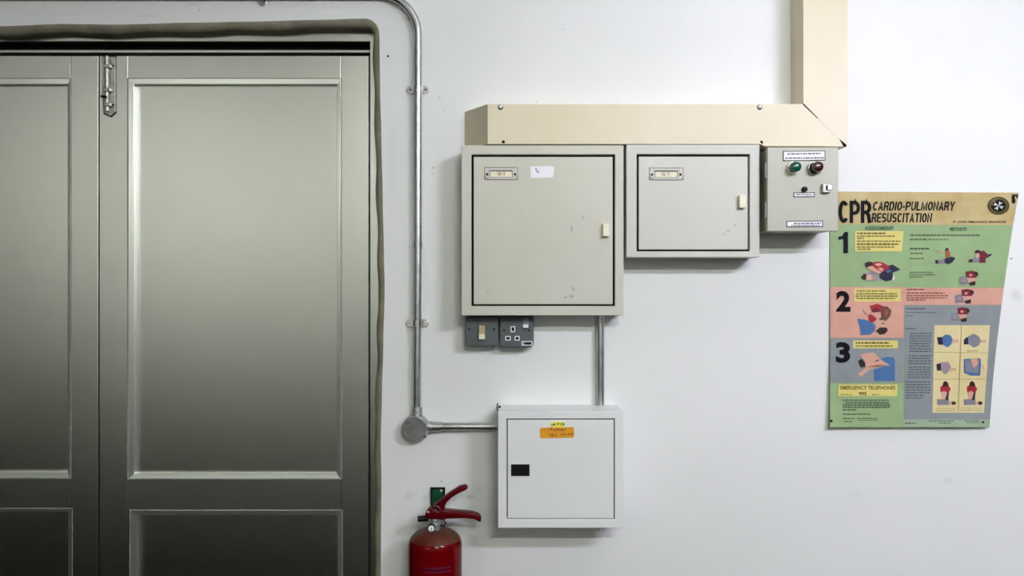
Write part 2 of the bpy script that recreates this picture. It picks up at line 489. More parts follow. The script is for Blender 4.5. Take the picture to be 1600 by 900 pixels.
def emit(name, col, s):
    m = bpy.data.materials.new(name); m.use_nodes = True
    b = m.node_tree.nodes['Principled BSDF']
    b.inputs['Emission Color'].default_value = (*col, 1); b.inputs['Emission Strength'].default_value = s
    return m

for lx, ly, lz, ln, rad, colr, lab in LAMPS:
    t = thing('hanging_lamp', lab, 'lamp', (lx, ly, CEIL))
    mt = emit('lit_tube', colr, rad)
    bm = NB(); box(bm, lx - ln / 2 - .03, lx + ln / 2 + .03, ly - .035, ly + .035, lz + .02, lz + .07); bevel(bm, .006)
    obj('batten', bm, M['ceil'], t)
    for s in (-1, 1):
        bm = NB(); cyl(bm, (lx - ln / 2, ly + s * .05, lz), (lx + ln / 2, ly + s * .05, lz), .013, n=10)
        obj('tube', bm, mt, t, smooth=40)
        bm = NB(); cyl(bm, (lx + s * ln * .38, ly, lz + .06), (lx + s * ln * .38, ly, CEIL), .006, n=8)
        obj('hanger', bm, M['ceil'], t)
        bm = NB(); box(bm, lx + s * (ln / 2 + .012) - .012, lx + s * (ln / 2 + .012) + .012, ly - .065, ly + .065, lz - .018, lz + .03)
        obj('lamp_holder', bm, M['ceil'], t)

# ------------------------------------------------------------------ door frame and the two leaves
frame = struct(bpy.data.objects.new('trim_1', None), 'dull aluminium door frame set back in the plaster'); COL.objects.link(frame)
frame.location = P(150, 1350, -RECESS); frame.location.z = 0
DL, DR = -297, 590                    # outer px of the frame
bm = NB(); pbox(bm, DL, DR, 46, 65, -.052, -.10); bevel(bm, .0012); obj('head', bm, M['alu'], frame)
bm = NB(); pbox(bm, DL, 577.5, 64, 79, -.088, -.10); obj('head_web', bm, M['dark'], frame)
bm = NB(); pbox(bm, DL, 577.5, 78, 82.3, -.055, -.10); bevel(bm, .0008); obj('track_lip', bm, M['alubead'], frame)
bm = NB(); pbox(bm, DL, 577.5, 82, 90, -.086, -.10); obj('head_stop', bm, M['dark'], frame)
bm = NB(); box(bm, FX(578, -.052), FX(592, -.052), .052, .10, 0, FZ(63, -.052)); bevel(bm, .0012); obj('jamb', bm, M['alu'], frame)
bm = NB(); box(bm, FX(-312, -.052), FX(-283, -.052), .052, .10, 0, FZ(63, -.052)); bevel(bm, .0012); obj('jamb', bm, M['alu'], frame)
bm = NB(); pbox(bm, 163.6, 165, 66, 79, -.0545, -.08); obj('joint', bm, M['dark'], frame)

DD = -.062                            # depth of the leaves' faces (behind the wall face)
ZB = 0.012
def leaf(name, x0, x1, stile_l, stile_r, bead_o, panels, rails, label):
    """px outlines of one leaf; panels = [(outer bead rect, inner panel rect)]"""
    root = struct(bpy.data.objects.new(name, None), label); COL.objects.link(root)
    root.location = (FX((x0 + x1) / 2, DD), -DD, 0)
    yb = 450 + (EYE - ZB) * FOC / (DIST - DD)
    ytop = 87
    for a, b in ((x0, x0 + stile_l), (x1 - stile_r, x1)):
        bm = NB(); pbox(bm, a, b, ytop, yb, DD, DD - .036); bevel(bm, .0012); obj('stile', bm, M['alu'], root)
    for a, b in rails:
        bm = NB(); pbox(bm, x0 + stile_l + .35, x1 - stile_r - .35, a, min(b, yb), DD - .0012, DD - .034); bevel(bm, .001); obj('rail', bm, M['alu'], root)
    for o_, i_ in panels:
        bm = NB(); ring(bm, o_, i_, DD - .001, DD - .026, DD - .0028); bevel(bm, .0009, 2, 20); obj('glazing_bead', bm, M['alubead'], root)
        e = 1.3; bm = NB(); ring(bm, (o_[0] - e, o_[1] + e, o_[2] - .4, o_[3] + e), (o_[0] + .1, o_[1] - .1, o_[2] + .1, o_[3] - .1), DD + .0008, DD - .004); obj('sealant', bm, M['seal'], root)
        bm = NB()
        pbox(bm, i_[0] - 3, i_[1] + 3, i_[2] - 3, i_[3] + 3, DD - .018, DD - .024)
        obj('panel', bm, M['alupanel'], root)
    return root

def yz(z): return 450 + (EYE - z) * FOC / (DIST - DD)
door_r = leaf('door_2', 155.2, 576, 44.5, 43, None,
              [((200, 532.6, 122.5, 748), (209, 526.5, 131.5, 741)), ((203, 534, 797, yz(.17)), (213, 527, 805, yz(.185)))],
              [(87, 122.3), (748.2, 796.8), (yz(.168), yz(0))], 'aluminium door leaf with a tower bolt at the top of its stile')
door_l = leaf('door_1', -268, 153.6, 43, 43.4, None,
              [((-224, 109.8, 122.5, 747), (-215, 105, 131.5, 739)), ((-224, 112, 794.5, yz(.17)), (-215, 106, 800, yz(.185)))],
              [(87, 122.3), (747.2, 794.3), (yz(.168), yz(0))], 'aluminium door leaf cut off by the left edge, without a bolt')

# tower bolt on the right leaf's stile
bd = DD + .004
bm = NB(); prism(bm, [(159, 88.5), (180, 88.5), (180.5, 175), (173, 181.5), (162.5, 176), (161, 150)], bd, DD); bevel(bm, .0008)
bolt = obj('bolt', bm, M['galvd'], door_r)
bm = NB(); prism(bm, [(160, 87.5), (181.5, 87.5), (182, 176.5), (173.5, 183.5), (161.8, 178), (160, 150)], DD + .0008, DD); obj('bolt_painted_shade', bm, M['dark'], bolt)  # dark sheet standing in for shade along the bolt plate's edge
bm = NB(); tube(bm, [P(167, 88, bd + .006), P(167, 150, bd + .006), P(167.5, 174, bd + .006)], .0058, 14); obj('bolt_rod', bm, M['galvd'], bolt, smooth=40)
for yy in (103, 163, 140):
    bm = NB(); pbox(bm, 161.5, 172.5, yy - 3, yy + 3, bd + .0135, bd); bevel(bm, .002); obj('staple', bm, M['galvd'], bolt)
bm = NB(); tube(bm, [P(167, 152, bd + .008), P(161.5, 151, bd + .016), P(157.5, 150, bd + .02)], .0035, 10); obj('bolt_knob', bm, M['black'], bolt, smooth=40)
for x, y in ((176, 103), (176, 164), (172, 140)):
    bm = NB(); cyl(bm, P(x, y, bd + .0015), P(x, y, bd), .0034, n=12); obj('screw', bm, M['dark'], bolt)

# ------------------------------------------------------------------ electrical cabinets
def cabinet(name, label, r, door, d, m, gap, depth_in=.02):
    """r, door: px rectangles (x0, x1, y0, y1) on the front plane"""
    loc = P((r[0] + r[1]) / 2, r[3], d); loc.y = 0
    t = thing(name, label, 'cabinet', loc)
    g = gap
    inner = (door[0] - g[0], door[1] + g[1], door[2] - g[2], door[3] + g[3])
    bm = NB()
    q = lambda k: [(k[0], k[2]), (k[1], k[2]), (k[1], k[3]), (k[0], k[3])]
    fo = [bm.verts.new(P(x, y, d)) for x, y in q(r)]; fi = [bm.verts.new(P(x, y, d)) for x, y in q(inner)]
    bo = [bm.verts.new((v.co.x, -.0005, v.co.z)) for v in fo]; bi = [bm.verts.new((v.co.x, -(d - depth_in), v.co.z)) for v in fi]
    for k in range(4):
        j = (k + 1) % 4
        bm.faces.new((fo[k], fi[k], fi[j], fo[j])); bm.faces.new((fi[k], bi[k], bi[j], fi[j])); bm.faces.new((fo[k], fo[j], bo[j], bo[k]))
    bm.faces.new(bo); bm.faces.new(bi[::-1])
    bevel(bm, .0014, 2)
    obj('body', bm, m, t)
    bm = NB(); pbox(bm, inner[0] - 2, inner[1] + 2, inner[2] - 2, inner[3] + 2, d - .017, d - .019)
    obj('rebate', bm, M['dark'], t)
    bm = NB(); pbox(bm, *door, d, d - .016); bevel(bm, .0012)
    dr = obj('door', bm, m, t)
    return t, dr

def label_holder(dr, d, x0, x1, y0, y1, word, wx, wy, ink):
    e = [(x0 + 1, y0), (x1, y0), (x1, y1 - 6), (x1 - 5, y1), (x0 + 5, y1), (x0, y1 - 5), (x0, y0 + 2)]
    # frame with its window: outer outline bridged to the inner rectangle
    bm = NB()
    ring(bm, (x0 + 6, x1 - 6, y0 + .3, y1 - .3), (x0 + 8, x1 - 8, y0 + 4.2, y1 - 3.2), d + .0032, d)
    prism(bm, [(x0 + 1, y0), (x0 + 6, y0), (x0 + 6, y1), (x0, y1 - 5), (x0, y0 + 2)], d + .0024, d)
    prism(bm, [(x1, y0), (x1, y1 - 6), (x1 - 5, y1), (x1 - 6, y1), (x1 - 6, y0)], d + .0024, d)
    bevel(bm, .0006, 1)
    obj('label_holder', bm, M['cab2'], dr)
    bm = NB(); ring(bm, (x0 - .8, x1 + .8, y0 - .8, y1 + .6), (x0 + .6, x1 - .6, y0 + .6, y1 - .8), d + .0004, d); obj('holder_outline', bm, M['outline'], dr)
    bm = NB(); pbox(bm, x0 + 7.5, x1 - 7.5, y0 + 4, y1 - 3, d + .0008, d); obj('name_card', bm, M['card'], dr)
    bm = NB()
    mp = lambda x, y: P(x, y, d + .0011)
    add_text(bm, word, wx[0], wy[0], wx[1], wy[1], mp, bold=.01); face_front(bm)
    obj('lettering', bm, ink, dr, fix=False)
    bm = NB()
    ring(bm, (x0 + 7.2, x1 - 7.2, y0 + 3.6, y1 - 2.6), (x0 + 8.6, x1 - 8.6, y0 + 5.4, y1 - 3.8), d + .0014, d + .0002)
    obj('card_edge', bm, M['ink'], dr)
    for x in (x0 + 3.6, x1 - 3.6):
        bm = NB(); cyl(bm, P(x, (y0 + y1) / 2 + 1, d + .004), P(x, (y0 + y1) / 2 + 1, d), .0028, n=12); obj('screw', bm, M['dark'], dr)

def latch(dr, x0, x1, y0, y1, d):
    bm = NB(); pbox(bm, x0, x1, y0, y1, d + .013, d); bevel(bm, .0016); obj('latch', bm, M['ivory'], dr)

def smudges(dr, spots, d, m):
    rng = random.Random(3)
    for x, y, rx, ry in spots:
        bm = NB(); k = 9
        pts = [(x + rx * rng.uniform(.5, 1) * math.cos(2 * math.pi * i / k), y + ry * rng.uniform(.5, 1) * math.sin(2 * math.pi * i / k)) for i in range(k)]
        add_poly(bm, pts, lambda a, b: P(a, b, d + .0002))
        face_front(bm); obj('smudge', bm, m, dr, fix=False)

CD = .09
cab1, d1 = cabinet('electrical_cabinet', 'largest greige steel cabinet, left under the cream trunking above the sockets',
                   (721, 974.5, 227, 493), (740, 957.5, 245, 475.5), CD, M['cab'], (3.4, 3.4, 3.6, 2.6))
label_holder(d1, CD, 757.5, 808.5, 262, 280.5, 'W Y', (777, 790), (268.5, 275), M['brownink'])
latch(d1, 942, 952.5, 349.5, 369.5, CD)
bm = NB(); prism(bm, [(828, 260), (858, 259), (866, 261), (865, 275), (862, 277.5), (829, 278.5)], CD + .0012, CD); obj('paper_sticker', bm, M['paper'], d1)
bm = NB(); add_poly(bm, [(836, 263), (839, 263), (838.5, 266), (842, 268), (841, 271), (838, 267)], lambda a, b: P(a, b, CD + .0015)); face_front(bm)
obj('faded_mark', bm, M['fadeink'], d1, fix=False)
smudges(d1, [(893, 463, 5, 4), (884, 465, 3, 3), (896, 452, 3, 4), (893, 447, 2, 2), (785, 251.5, 1.4, 1.4), (893, 357, 3, 6), (910, 340, 2, 5), (762, 455, 3, 2), (814, 330, 2, 1.5)], CD, M['grime'])

cab2, d2 = cabinet('electrical_cabinet', 'smaller pale steel cabinet between the largest cabinet and the push-button box',
                   (978.5, 1187, 226, 402), (998, 1168.5, 244.5, 390), CD, M['cab2'], (3.0, 3.0, 3.6, 2.6))
label_holder(d2, CD, 1015, 1067, 262.5, 281, 'W Y', (1033, 1047), (269, 276), M['fadeink'])
latch(d2, 1155.5, 1166, 304.5, 325, CD)
smudges(d2, [(1034, 255, 1.8, 1.8), (1138, 361, 3, 2), (1132, 366, 2, 2), (1148, 352, 2, 2)], CD, M['grime'])

# white distribution box
WD = .12
wb, d3 = cabinet('distribution_box', 'white steel box with orange sticker and black handle above the extinguisher',
                 (778, 974, 643, 825), (793, 959, 656, 810), WD, M['wbox'], (1.3, 1.5, 1.6, 1.2))
bm = NB(); pbox(bm, 798, 828, 725, 744.5, WD + .001, WD - .002); bevel(bm, .0008, 1)
hd = obj('flush_handle', bm, M['black'], d3)
bm = NB(); ring(bm, (797, 829, 724, 745.5), (798.5, 827.5, 725.5, 744), WD + .0018, WD - .001); obj('handle_rim', bm, M['wbox'], d3)
def rounded(x0, x1, y0, y1, r, tilt=0.0):
    pts = []
    for cx, cy, a0 in ((x1 - r, y0 + r, -90), (x1 - r, y1 - r, 0), (x0 + r, y1 - r, 90), (x0 + r, y0 + r, 180)):
        for k in range(5):
            a = math.radians(a0 + 22.5 * k); pts.append((cx + r * math.cos(a), cy + r * math.sin(a)))
    return [(x, y + tilt * (x - x0) / (x1 - x0)) for x, y in pts]
bm = NB(); prism(bm, rounded(843.5, 897, 668.5, 685, 3, -1.2), WD + .0006, WD); obj('orange_sticker', bm, M['orange'], d3, label='orange handwritten sticker')
bm = NB(); prism(bm, [(861, 659.5), (882, 658.8), (882.5, 667.5), (860.5, 668)], WD + .0009, WD); obj('yellow_sticker', bm, M['yellow'], d3, label='small yellow handwritten sticker')
def stroke(bm, pts, w, mp):
    for (a, b), (c, d) in zip(pts, pts[1:]):
        L = math.hypot(c - a, d - b) or 1; nx, ny = -(d - b) / L * w / 2, (c - a) / L * w / 2
        add_poly(bm, [(a + nx, b + ny), (c + nx, d + ny), (c - nx, d - ny), (a - nx, b - ny)], mp)
mp = lambda x, y: P(x, y, WD + .0013)
bm = NB()
for s in ([(861, 663), (862, 665), (864, 663), (865.5, 665), (867, 661.5), (867.5, 664.5)], [(871, 664.5), (871.5, 661.5), (874, 661.5)], [(871.3, 663), (873, 663)],
          [(878, 661.5), (876, 662), (876, 664.5), (878, 664.5)], [(879.5, 661.5), (879.5, 664.8), (882, 663.5), (882, 662), (879.5, 661.5)]):
    stroke(bm, s, 1.0, mp)
face_front(bm); obj('handwriting', bm, M['ink'], d3, fix=False)['kind'] = 'stuff'
bm = NB()
for s in ([(858, 669.8), (863, 669.6)], [(861, 669.6), (862.5, 673)], [(866, 670), (866, 673.2), (868, 671.5)], [(870, 673.3), (870.5, 669.5), (872.5, 672), (873.5, 669.5), (874.5, 673)],
          [(877, 669.5), (876.5, 673), (879, 670), (880, 672.5), (885, 669)],
          [(857, 680.6), (860, 679), (862, 680.3), (864, 678.6), (866, 680), (861, 683.5)], [(868, 678.5), (869.5, 680), (868.5, 683)],
          [(875, 680), (878, 678.5), (880, 679.8), (882, 678), (884, 679.5)], [(886, 679.3), (888.5, 677.5), (888, 680)], [(890, 679.5), (892, 677), (893, 679.3), (895.5, 677)]):
    stroke(bm, s, 0.9, mp)
face_front(bm); obj('handwriting', bm, M['brownink'], d3, fix=False)['kind'] = 'stuff'
bm = NB(); tube(bm, [P(777.5, 641, WD - .002), P(776.6, 636, WD - .01), P(777.6, 630, WD - .03)], .0012, 8); obj('loose_wire', bm, M['dark'], wb)
bm = NB(); cyl(bm, P(780.5, 637, WD - .03) , P(780.5, 637, WD - .03) + Vector((0, 0, .004)), .003, n=12); obj('screw', bm, M['dark'], wb)

# ------------------------------------------------------------------ push-button box
KD = .12
kb = thing('control_box', 'small grey box with green and dark red buttons beside the poster', 'control box', (FX(1255, KD), 0, FZ(362, KD)))
bm = NB(); box(bm, FX(1201, KD), FX(1307, KD), -.102, -.0005, FZ(360, KD), FZ(231.5, KD)); bevel(bm, .0015); obj('body', bm, M['ctrl'], kb)
bm = NB(); pbox(bm, 1199, 1310, 230, 361.5, KD, .103); bevel(bm, .0022); kd = obj('door', bm, M['ctrl'], kb)
bm = NB(); box(bm, FX(1200.5, KD), FX(1308.5, KD), -.104, -.1015, FZ(360.8, KD), FZ(231, KD)); obj('gasket', bm, M['dark'], kb)
for yy in (266, 328):
    bm = NB(); cyl(bm, P(1197, yy - 12, .108), P(1197, yy + 12, .108), .0035, n=12); obj('hinge', bm, M['galv'], kb, smooth=40)
def plate(x0, x1, y0, y1, tilt, lines, rng, dens=.8):
    """white engraved plate with a black rim"""
    q = lambda g: [(x0 + g, y0 + g + 1 * 0), (x1 - g, y0 + g + tilt), (x1 - g, y1 - g + tilt), (x0 + g, y1 - g)]
    bm = NB(); prism(bm, q(0), KD + .0012, KD); pl = obj('label_plate', bm, M['ink'], kd)
    bm = NB(); prism(bm, q(1.1), KD + .0016, KD + .0005); obj('plate_face', bm, M['paper'], kd)
    bm = NB()
    for (a, b, y, h) in lines: add_words(bm, a, b, y, h, lambda u, w: P(u, w, KD + .0019), rng, slope=tilt * (b - a) / (x1 - x0))
    face_front(bm); obj('engraving', bm, M['fadeink'], kd, fix=False)['kind'] = 'stuff'
rng = random.Random(5)
plate(1223.5, 1289.5, 236, 251.5, -.8, [(1230, 1284, 240.5, 2.4), (1227, 1287, 247.3, 2.6)], rng)
plate(1240, 1273, 300.8, 308, -.4, [(1244, 1269, 304, 2.0)], rng)
plate(1229, 1286, 345.5, 355, -.8, [(1240, 1283, 349.3, 2.4), (1236, 1280, 352.3, 1.6)], rng)
def button(x, y, m, rim):
    c = P(x, y, KD)
    bm = NB(); lathe(bm, [(.0165, 0), (.0165, .006), (.0150, .009), (.0135, .009)], c, 'y', 28)
    b = obj('button', bm, rim, kd, smooth=40, label='round push button with chrome bezel')
    bm = NB(); lathe(bm, [(.0132, .004), (.0132, .020), (.012, .025), (.007, .0275), (.001, .028)], c, 'y', 28); obj('button_cap', bm, m, kd, smooth=40)
button(1239, 262.5, M['green'], M['steel']); button(1273, 262.5, M['maroon'], M['black'])
bm = NB(); torus(bm, P(1273, 262.5, KD + .009), .0148, .0012); obj('bezel', bm, M['steel'], kd, smooth=60)
bm = NB(); lathe(bm, [(.0065, 0), (.0065, .007), (.005, .010), (.001, .011)], P(1256.3, 296, KD), 'y', 20); obj('reset_knob', bm, M['black'], kd, smooth=40)
bm = NB(); pbox(bm, 1285.5, 1298.5, 287, 301, KD + .011, KD); bevel(bm, .002); obj('lock', bm, M['lock'], kd)
bm = NB(); lathe(bm, [(.0082, .0), (.0082, .0125), (.0072, .0135), (.001, .0135)], P(1292.5, 293.5, KD), 'y', 24); obj('lock_barrel', bm, M['lock'], kd, smooth=40)
bm = NB(); pbox(bm, 1291.7, 1293.5, 289.5, 296.5, KD + .0145, KD + .012); obj('keyhole', bm, M['black'], kd)

# ------------------------------------------------------------------ cream trunking, an L against the ceiling
tr = thing('cable_trunking', 'cream steel cable trunking running over the cabinets and up the wall', 'trunking', (FX(1000), 0, FZ(228)))
def solid(bm, front, back):
    f = [bm.verts.new(p) for p in front]; b = [bm.verts.new(p) for p in back]; n = len(f)
    bm.faces.new(f); bm.faces.new(b[::-1])
    for i in range(n):
        j = (i + 1) % n; bm.faces.new((f[i], b[i], b[j], f[j]))
def wallpt(p): return Vector((p.x, -.0005, p.z))
TD = CD
h = [P(762, 162.5, TD), P(1255.2, 162.5, TD), P(1322.2, 228.7, TD), P(1195, 228.4, TD), P(1188, 225.2, TD), P(978, 225.2, TD), P(976.5, 225.2, TD), P(762, 225.2, TD)]
hb = [wallpt(p) for p in h]; hb[0].x = hb[-1].x = FX(726)
bm = NB(); solid(bm, h, hb); bevel(bm, .0005, 2); hr = obj('horizontal_run', bm, M['cream'], tr)
v = [P(1255.2, 162.5, TD), P(1255.2, -400, TD), P(1324, -400, TD), P(1324, 228.7, TD), P(1322.2, 228.7, TD)]
for p in v:
    p.z = min(p.z, CEIL)
bm = NB(); solid(bm, v, [wallpt(p) for p in v]); bevel(bm, .0005, 2); vr = obj('vertical_run', bm, M['cream'], tr)
bm = NB(); prism(bm, [(1311, 216.5), (1322.5, 226), (1322.5, 229), (1318, 229)], TD + .0003, TD - .001); obj('mitre_gap', bm, M['dark'], hr)
bm = NB(); prism(bm, [(1254, 161), (1257, 163), (1278.5, 184.5), (1277.5, 185.2), (1255, 164)], TD + .0003, TD - .001); obj('mitre_gap', bm, M['dark'], hr)
for x, y in ((782, 167), (1187, 167)):
    bm = NB(); lathe(bm, [(.0055, 0), (.0055, .002), (.003, .0035), (.0005, .0036)], P(x, y, TD), 'y', 18); obj('screw', bm, M['zinc'], hr, smooth=40)
    bm = NB(); torus(bm, P(x, y + .4, TD + .0004), .0058, .0009); obj('screw_rim', bm, M['dark'], hr)
for x, y in ((786.5, 222), (1189.5, 222.4)):
    bm = NB(); cyl(bm, P(x, y, TD + .0005), P(x, y, TD - .002), .0042, n=14); obj('knockout_hole', bm, M['dark'], hr)

# ------------------------------------------------------------------ switch and socket under the large cabinet
SD = .045
sw = thing('isolator_switch', 'grey metal-clad switch with tan rocker, left of the socket', 'switch', P(753, 541, 0))
def clad(t, x0, x1, y0, y1):
    bm = NB()
    r = 7
    pts = [(x0, y0), (x1, y0)] + [(x1 - r + r * math.cos(a), y1 - r + r * math.sin(a)) for a in [math.radians(k * 22.5) for k in range(5)]] + \
          [(x0 + r - r * math.sin(a), y1 - r + r * math.cos(a)) for a in [math.radians(k * 22.5) for k in range(5)]]
    prism(bm, pts, SD - .006, .0005); bevel(bm, .002); obj('back_box', bm, M['sockgrey'], t)
    bm = NB(); prism(bm, pts, SD, SD - .0065); bevel(bm, .0022); return obj('front_plate', bm, M['sockgrey'], t)
fp = clad(sw, 727, 778.5, 494.5, 541)
bm = NB(); pbox(bm, 748, 757.5, 508.5, 522, SD + .006, SD - .001); bevel(bm, .001); obj('rocker', bm, M['brass'], fp)
bm = NB(); pbox(bm, 748, 757.5, 522, 530.5, SD + .009, SD - .001); bevel(bm, .001); obj('rocker', bm, M['ivory'], fp)
for x in (733, 771.5):
    bm = NB(); cyl(bm, P(x, 514.5, SD + .001), P(x, 514.5, SD - .001), .0032, n=12); obj('screw', bm, M['black'], fp)
so = thing('socket_outlet', 'grey metal-clad three-pin socket under the largest cabinet, right of the switch', 'socket', P(808, 543, 0))
fp = clad(so, 781, 834, 494.5, 543)
def hole(x0, x1, y0, y1):
    bm = NB(); ring(bm, (x0, x1, y0, y1), (x0 + 1.5, x1 - 1.5, y0 + 1.5, y1 - 1.5), SD + .0012, SD - .001); obj('pin_rim', bm, M['paper'], fp)
    bm = NB(); pbox(bm, x0 + 1.4, x1 - 1.4, y0 + 1.4, y1 - 1.4, SD + .0004, SD - .001); obj('pin_hole', bm, M['black'], fp)
hole(797.8, 805, 509.8, 519); hole(789.5, 798, 525, 532); hole(804, 812, 525, 532.2)
bm = NB(); ring(bm, (815, 832, 533, 540), (816.5, 830.5, 534.5, 538.6), SD + .0012, SD - .001); obj('label_rim', bm, M['paper'], fp)
bm = NB(); pbox(bm, 820, 830.6, 534.4, 538.7, SD + .0006, SD - .001); obj('label_face', bm, M['black'], fp)
bm = NB(); pbox(bm, 816.4, 820.2, 534.4, 538.7, SD + .0006, SD - .001); obj('label_mark', bm, M['fadeink'], fp)
bm = NB(); pbox(bm, 817, 826, 496, 507, SD + .004, SD - .001); bevel(bm, .001); obj('switch_rocker', bm, M['fadeink'], fp)
bm = NB(); pbox(bm, 817, 825.5, 507, 512.5, SD + .008, SD - .001); bevel(bm, .001); obj('switch_rocker', bm, M['paper'], fp)
for x in (787.5, 826.5):
    bm = NB(); cyl(bm, P(x, 516, SD + .001), P(x, 516, SD - .001), .0028, n=12); obj('screw', bm, M['black'], fp)

# ------------------------------------------------------------------ conduit, junction box, saddles
TD2 = .016; CR = .0103
pts = [P(-330, -9, TD2), P(590, -9, TD2)]
cx, cy, R = 590, 54, 63
for k in range(1, 13):
    a = math.radians(90 - 90 * k / 12); pts.append(P(cx + R * math.cos(a), cy - R * math.sin(a), TD2))
pts += [P(653, 380, TD2), P(651.5, 648, TD2)]
bm = NB(); tube(bm, pts, CR, 18)
cond = obj('steel_conduit', bm, M['galv'], loc=(FX(652), 0, FZ(648)), smooth=50)
tag(cond, 'long galvanised conduit bending over the door and down to the round junction box', 'conduit')
bm = NB(); cyl(bm, P(652.8, 378, TD2), P(652.8, 388, TD2), .0118, n=18); obj('coupler', bm, M['galv'], cond, smooth=40)
bm = NB(); tube(bm, [P(674, 666.5, TD2), P(777.3, 666.5, TD2)], CR, 18)
c2 = obj('steel_conduit', bm, M['galv'], loc=(FX(725), 0, FZ(667)), smooth=50)
tag(c2, 'short horizontal galvanised conduit from the junction box to the white box', 'conduit')
bm = NB(); cyl(bm, P(674, 666.5, TD2), P(690, 666.5, TD2), .0128, n=18); obj('coupler', bm, M['galv'], c2, smooth=40)
top_z = FZ(643, WD); bot_z = FZ(493, CD)
bm = NB(); tube(bm, [(FX(937), -TD2, top_z - .0), (FX(937), -TD2, bot_z)], CR, 18)
c3 = obj('steel_conduit', bm, M['galv'], loc=(FX(937), 0, top_z), smooth=50)
tag(c3, 'short vertical conduit from the largest cabinet down to the white box', 'conduit')

jb = thing('junction_box', 'round cast metal junction box where the two conduits meet left of the white box', 'junction box', P(650.5, 688, 0))
jc = P(650.5, 667, 0)
bm = NB(); lathe(bm, [(.0345, .0005), (.0345, .026), (.033, .0285), (.030, .0285)], jc, 'y', 40); jbody = obj('body', bm, M['zinc'], jb, smooth=40)
bm = NB(); lathe(bm, [(.0315, .027), (.0315, .0325), (.030, .034), (.027, .034), (.026, .0328), (.001, .0328)], jc, 'y', 40); lid = obj('lid', bm, M['galv'], jb, smooth=40)
bm = NB(); rr = random.Random(2)
for k in range(6):
    a = P(640 + k * 3.6, 672 - abs(k - 2.5) * 1.2 + 4, .034); b = P(643 + k * 3.6, 655 + abs(k - 2.5) * 1.5, .034)
    tube(bm, [a, (a + b) / 2 + Vector((.0015 * (-1) ** k, 0, 0)), b], .0012, 6)
obj('cast_ribs', bm, M['zinc'], lid)
for x, y in ((637.5, 659), (664, 681.5)):
    q = P(x, y, .033); q.y = -.036
    bm = NB(); cyl(bm, q, q + Vector((0, .006, 0)), .0042, n=14); sc_ = obj('screw', bm, M['steel'], lid, smooth=40)
bm = NB(); cyl(bm, P(652, 636, TD2), P(651.5, 652, TD2), .0132, .0138, n=20); obj('spout', bm, M['zinc'], jb, smooth=40)
bm = NB(); cyl(bm, P(663, 666.5, TD2), P(676, 666.5, TD2), .0145, .0138, n=20); obj('spout', bm, M['zinc'], jb, smooth=40)

def saddle(x, y, label, horiz=True):
    """strap over a conduit with one screwed lug each side"""
    t = thing('conduit_saddle', label, 'pipe clip', P(x, y, 0), 'saddles holding the long conduit')
    def L(a, b): return (x + a, y + b) if horiz else (x + b, y + a)
    pts = []
    for k in range(9):
        a = math.radians(-90 + 22.5 * k); pts.append(L(11.5 + 6.5 * math.cos(a), 6.5 * math.sin(a)))
    for k in range(9):
        a = math.radians(90 + 22.5 * k); pts.append(L(-11.5 + 6.5 * math.cos(a), 6.5 * math.sin(a)))
    bm = NB(); prism(bm, pts, .0042, .0003); bevel(bm, .0009); obj('lugs', bm, M['steel'], t)
    bm = NB(); prev = None
    w = .0075
    for k in range(13):
        a = math.pi * k / 12; ring_ = []
        for rad in (CR + .0003, CR + .0026):
            for s in (-w, w):
                c = P(x, y, TD2)
                off = Vector((rad * math.cos(a), -rad * math.sin(a), s)) if horiz else Vector((s, -rad * math.sin(a), rad * math.cos(a)))
                ring_.append(bm.verts.new(c + off))
        ring_ = [ring_[0], ring_[1], ring_[3], ring_[2]]
        if prev:
            for i in range(4): bm.faces.new((prev[i], prev[(i + 1) % 4], ring_[(i + 1) % 4], ring_[i]))
        else: bm.faces.new(ring_)
        prev = ring_
    bm.faces.new(prev[::-1]); obj('strap', bm, M['steel'], t, smooth=40)
    for s in (-12, 12):
        px, py = L(s, 0)
        bm = NB(); cyl(bm, P(px, py, .0062), P(px, py, .003), .0042, n=14); obj('screw', bm, M['galv'], t, smooth=40)
        bm = NB(); pbox(bm, px - 1.8, px + 1.8, py - .6, py + .6, .0065, .0055); obj('screw_slot', bm, M['dark'], t)
saddle(653, 140, 'upper saddle clip on the vertical conduit, level with the top of the door panel')
saddle(652, 505, 'lower saddle clip on the vertical conduit, level with the sockets')
saddle(410, -9, 'saddle clip above the door, cut off by the top of the picture', horiz=False)

# ------------------------------------------------------------------ fire extinguisher and its wall bracket
ED = .085
ex = thing('fire_extinguisher', 'red fire extinguisher with pressure gauge hanging left of the white box', 'extinguisher', (FX(680, ED), -ED, .40))
ec = Vector((FX(680, ED), -ED, 0)); ER = .0668
zs = FZ(851, ED)
bm = NB()
prof = [(.03, .400), (ER - .012, .402), (ER - .003, .408), (ER, .420), (ER, zs)]
for k in range(1, 9):
    a = math.radians(90 * k / 8); prof.append((.016 + (ER - .016) * math.cos(a), zs + .040 * math.sin(a)))
nb_ = len(prof)
lathe(bm, prof, ec, 'z', 48)
bm.normal_update()
for f in bm.faces:
    if f.calc_center_median().z > zs + .014: f.material_index = 1
body = obj('cylinder', bm, [M['red'], M['dust']], ex, smooth=40)
bm = NB(); lathe(bm, [(.0155, zs + .030), (.0155, FZ(818, ED)), (.012, FZ(816, ED)), (.012, FZ(808, ED))], ec, 'z', 24); obj('neck', bm, M['zinc'], ex, smooth=40)
hp = [(664, 806), (666, 798.5), (672, 793.5), (680, 797), (694, 796), (697, 797.5), (720, 799.8), (738, 801.5), (747, 804.5), (752, 810), (751.5, 816), (747.5, 815.5), (742, 811.7), (725, 810.2), (700, 811), (685, 812), (669, 811.5)]
bm = NB(); prism(bm, hp, ED + .013, ED - .013); bevel(bm, .0035, 3, 25); obj('carry_handle', bm, M['handle'], ex, smooth=50)
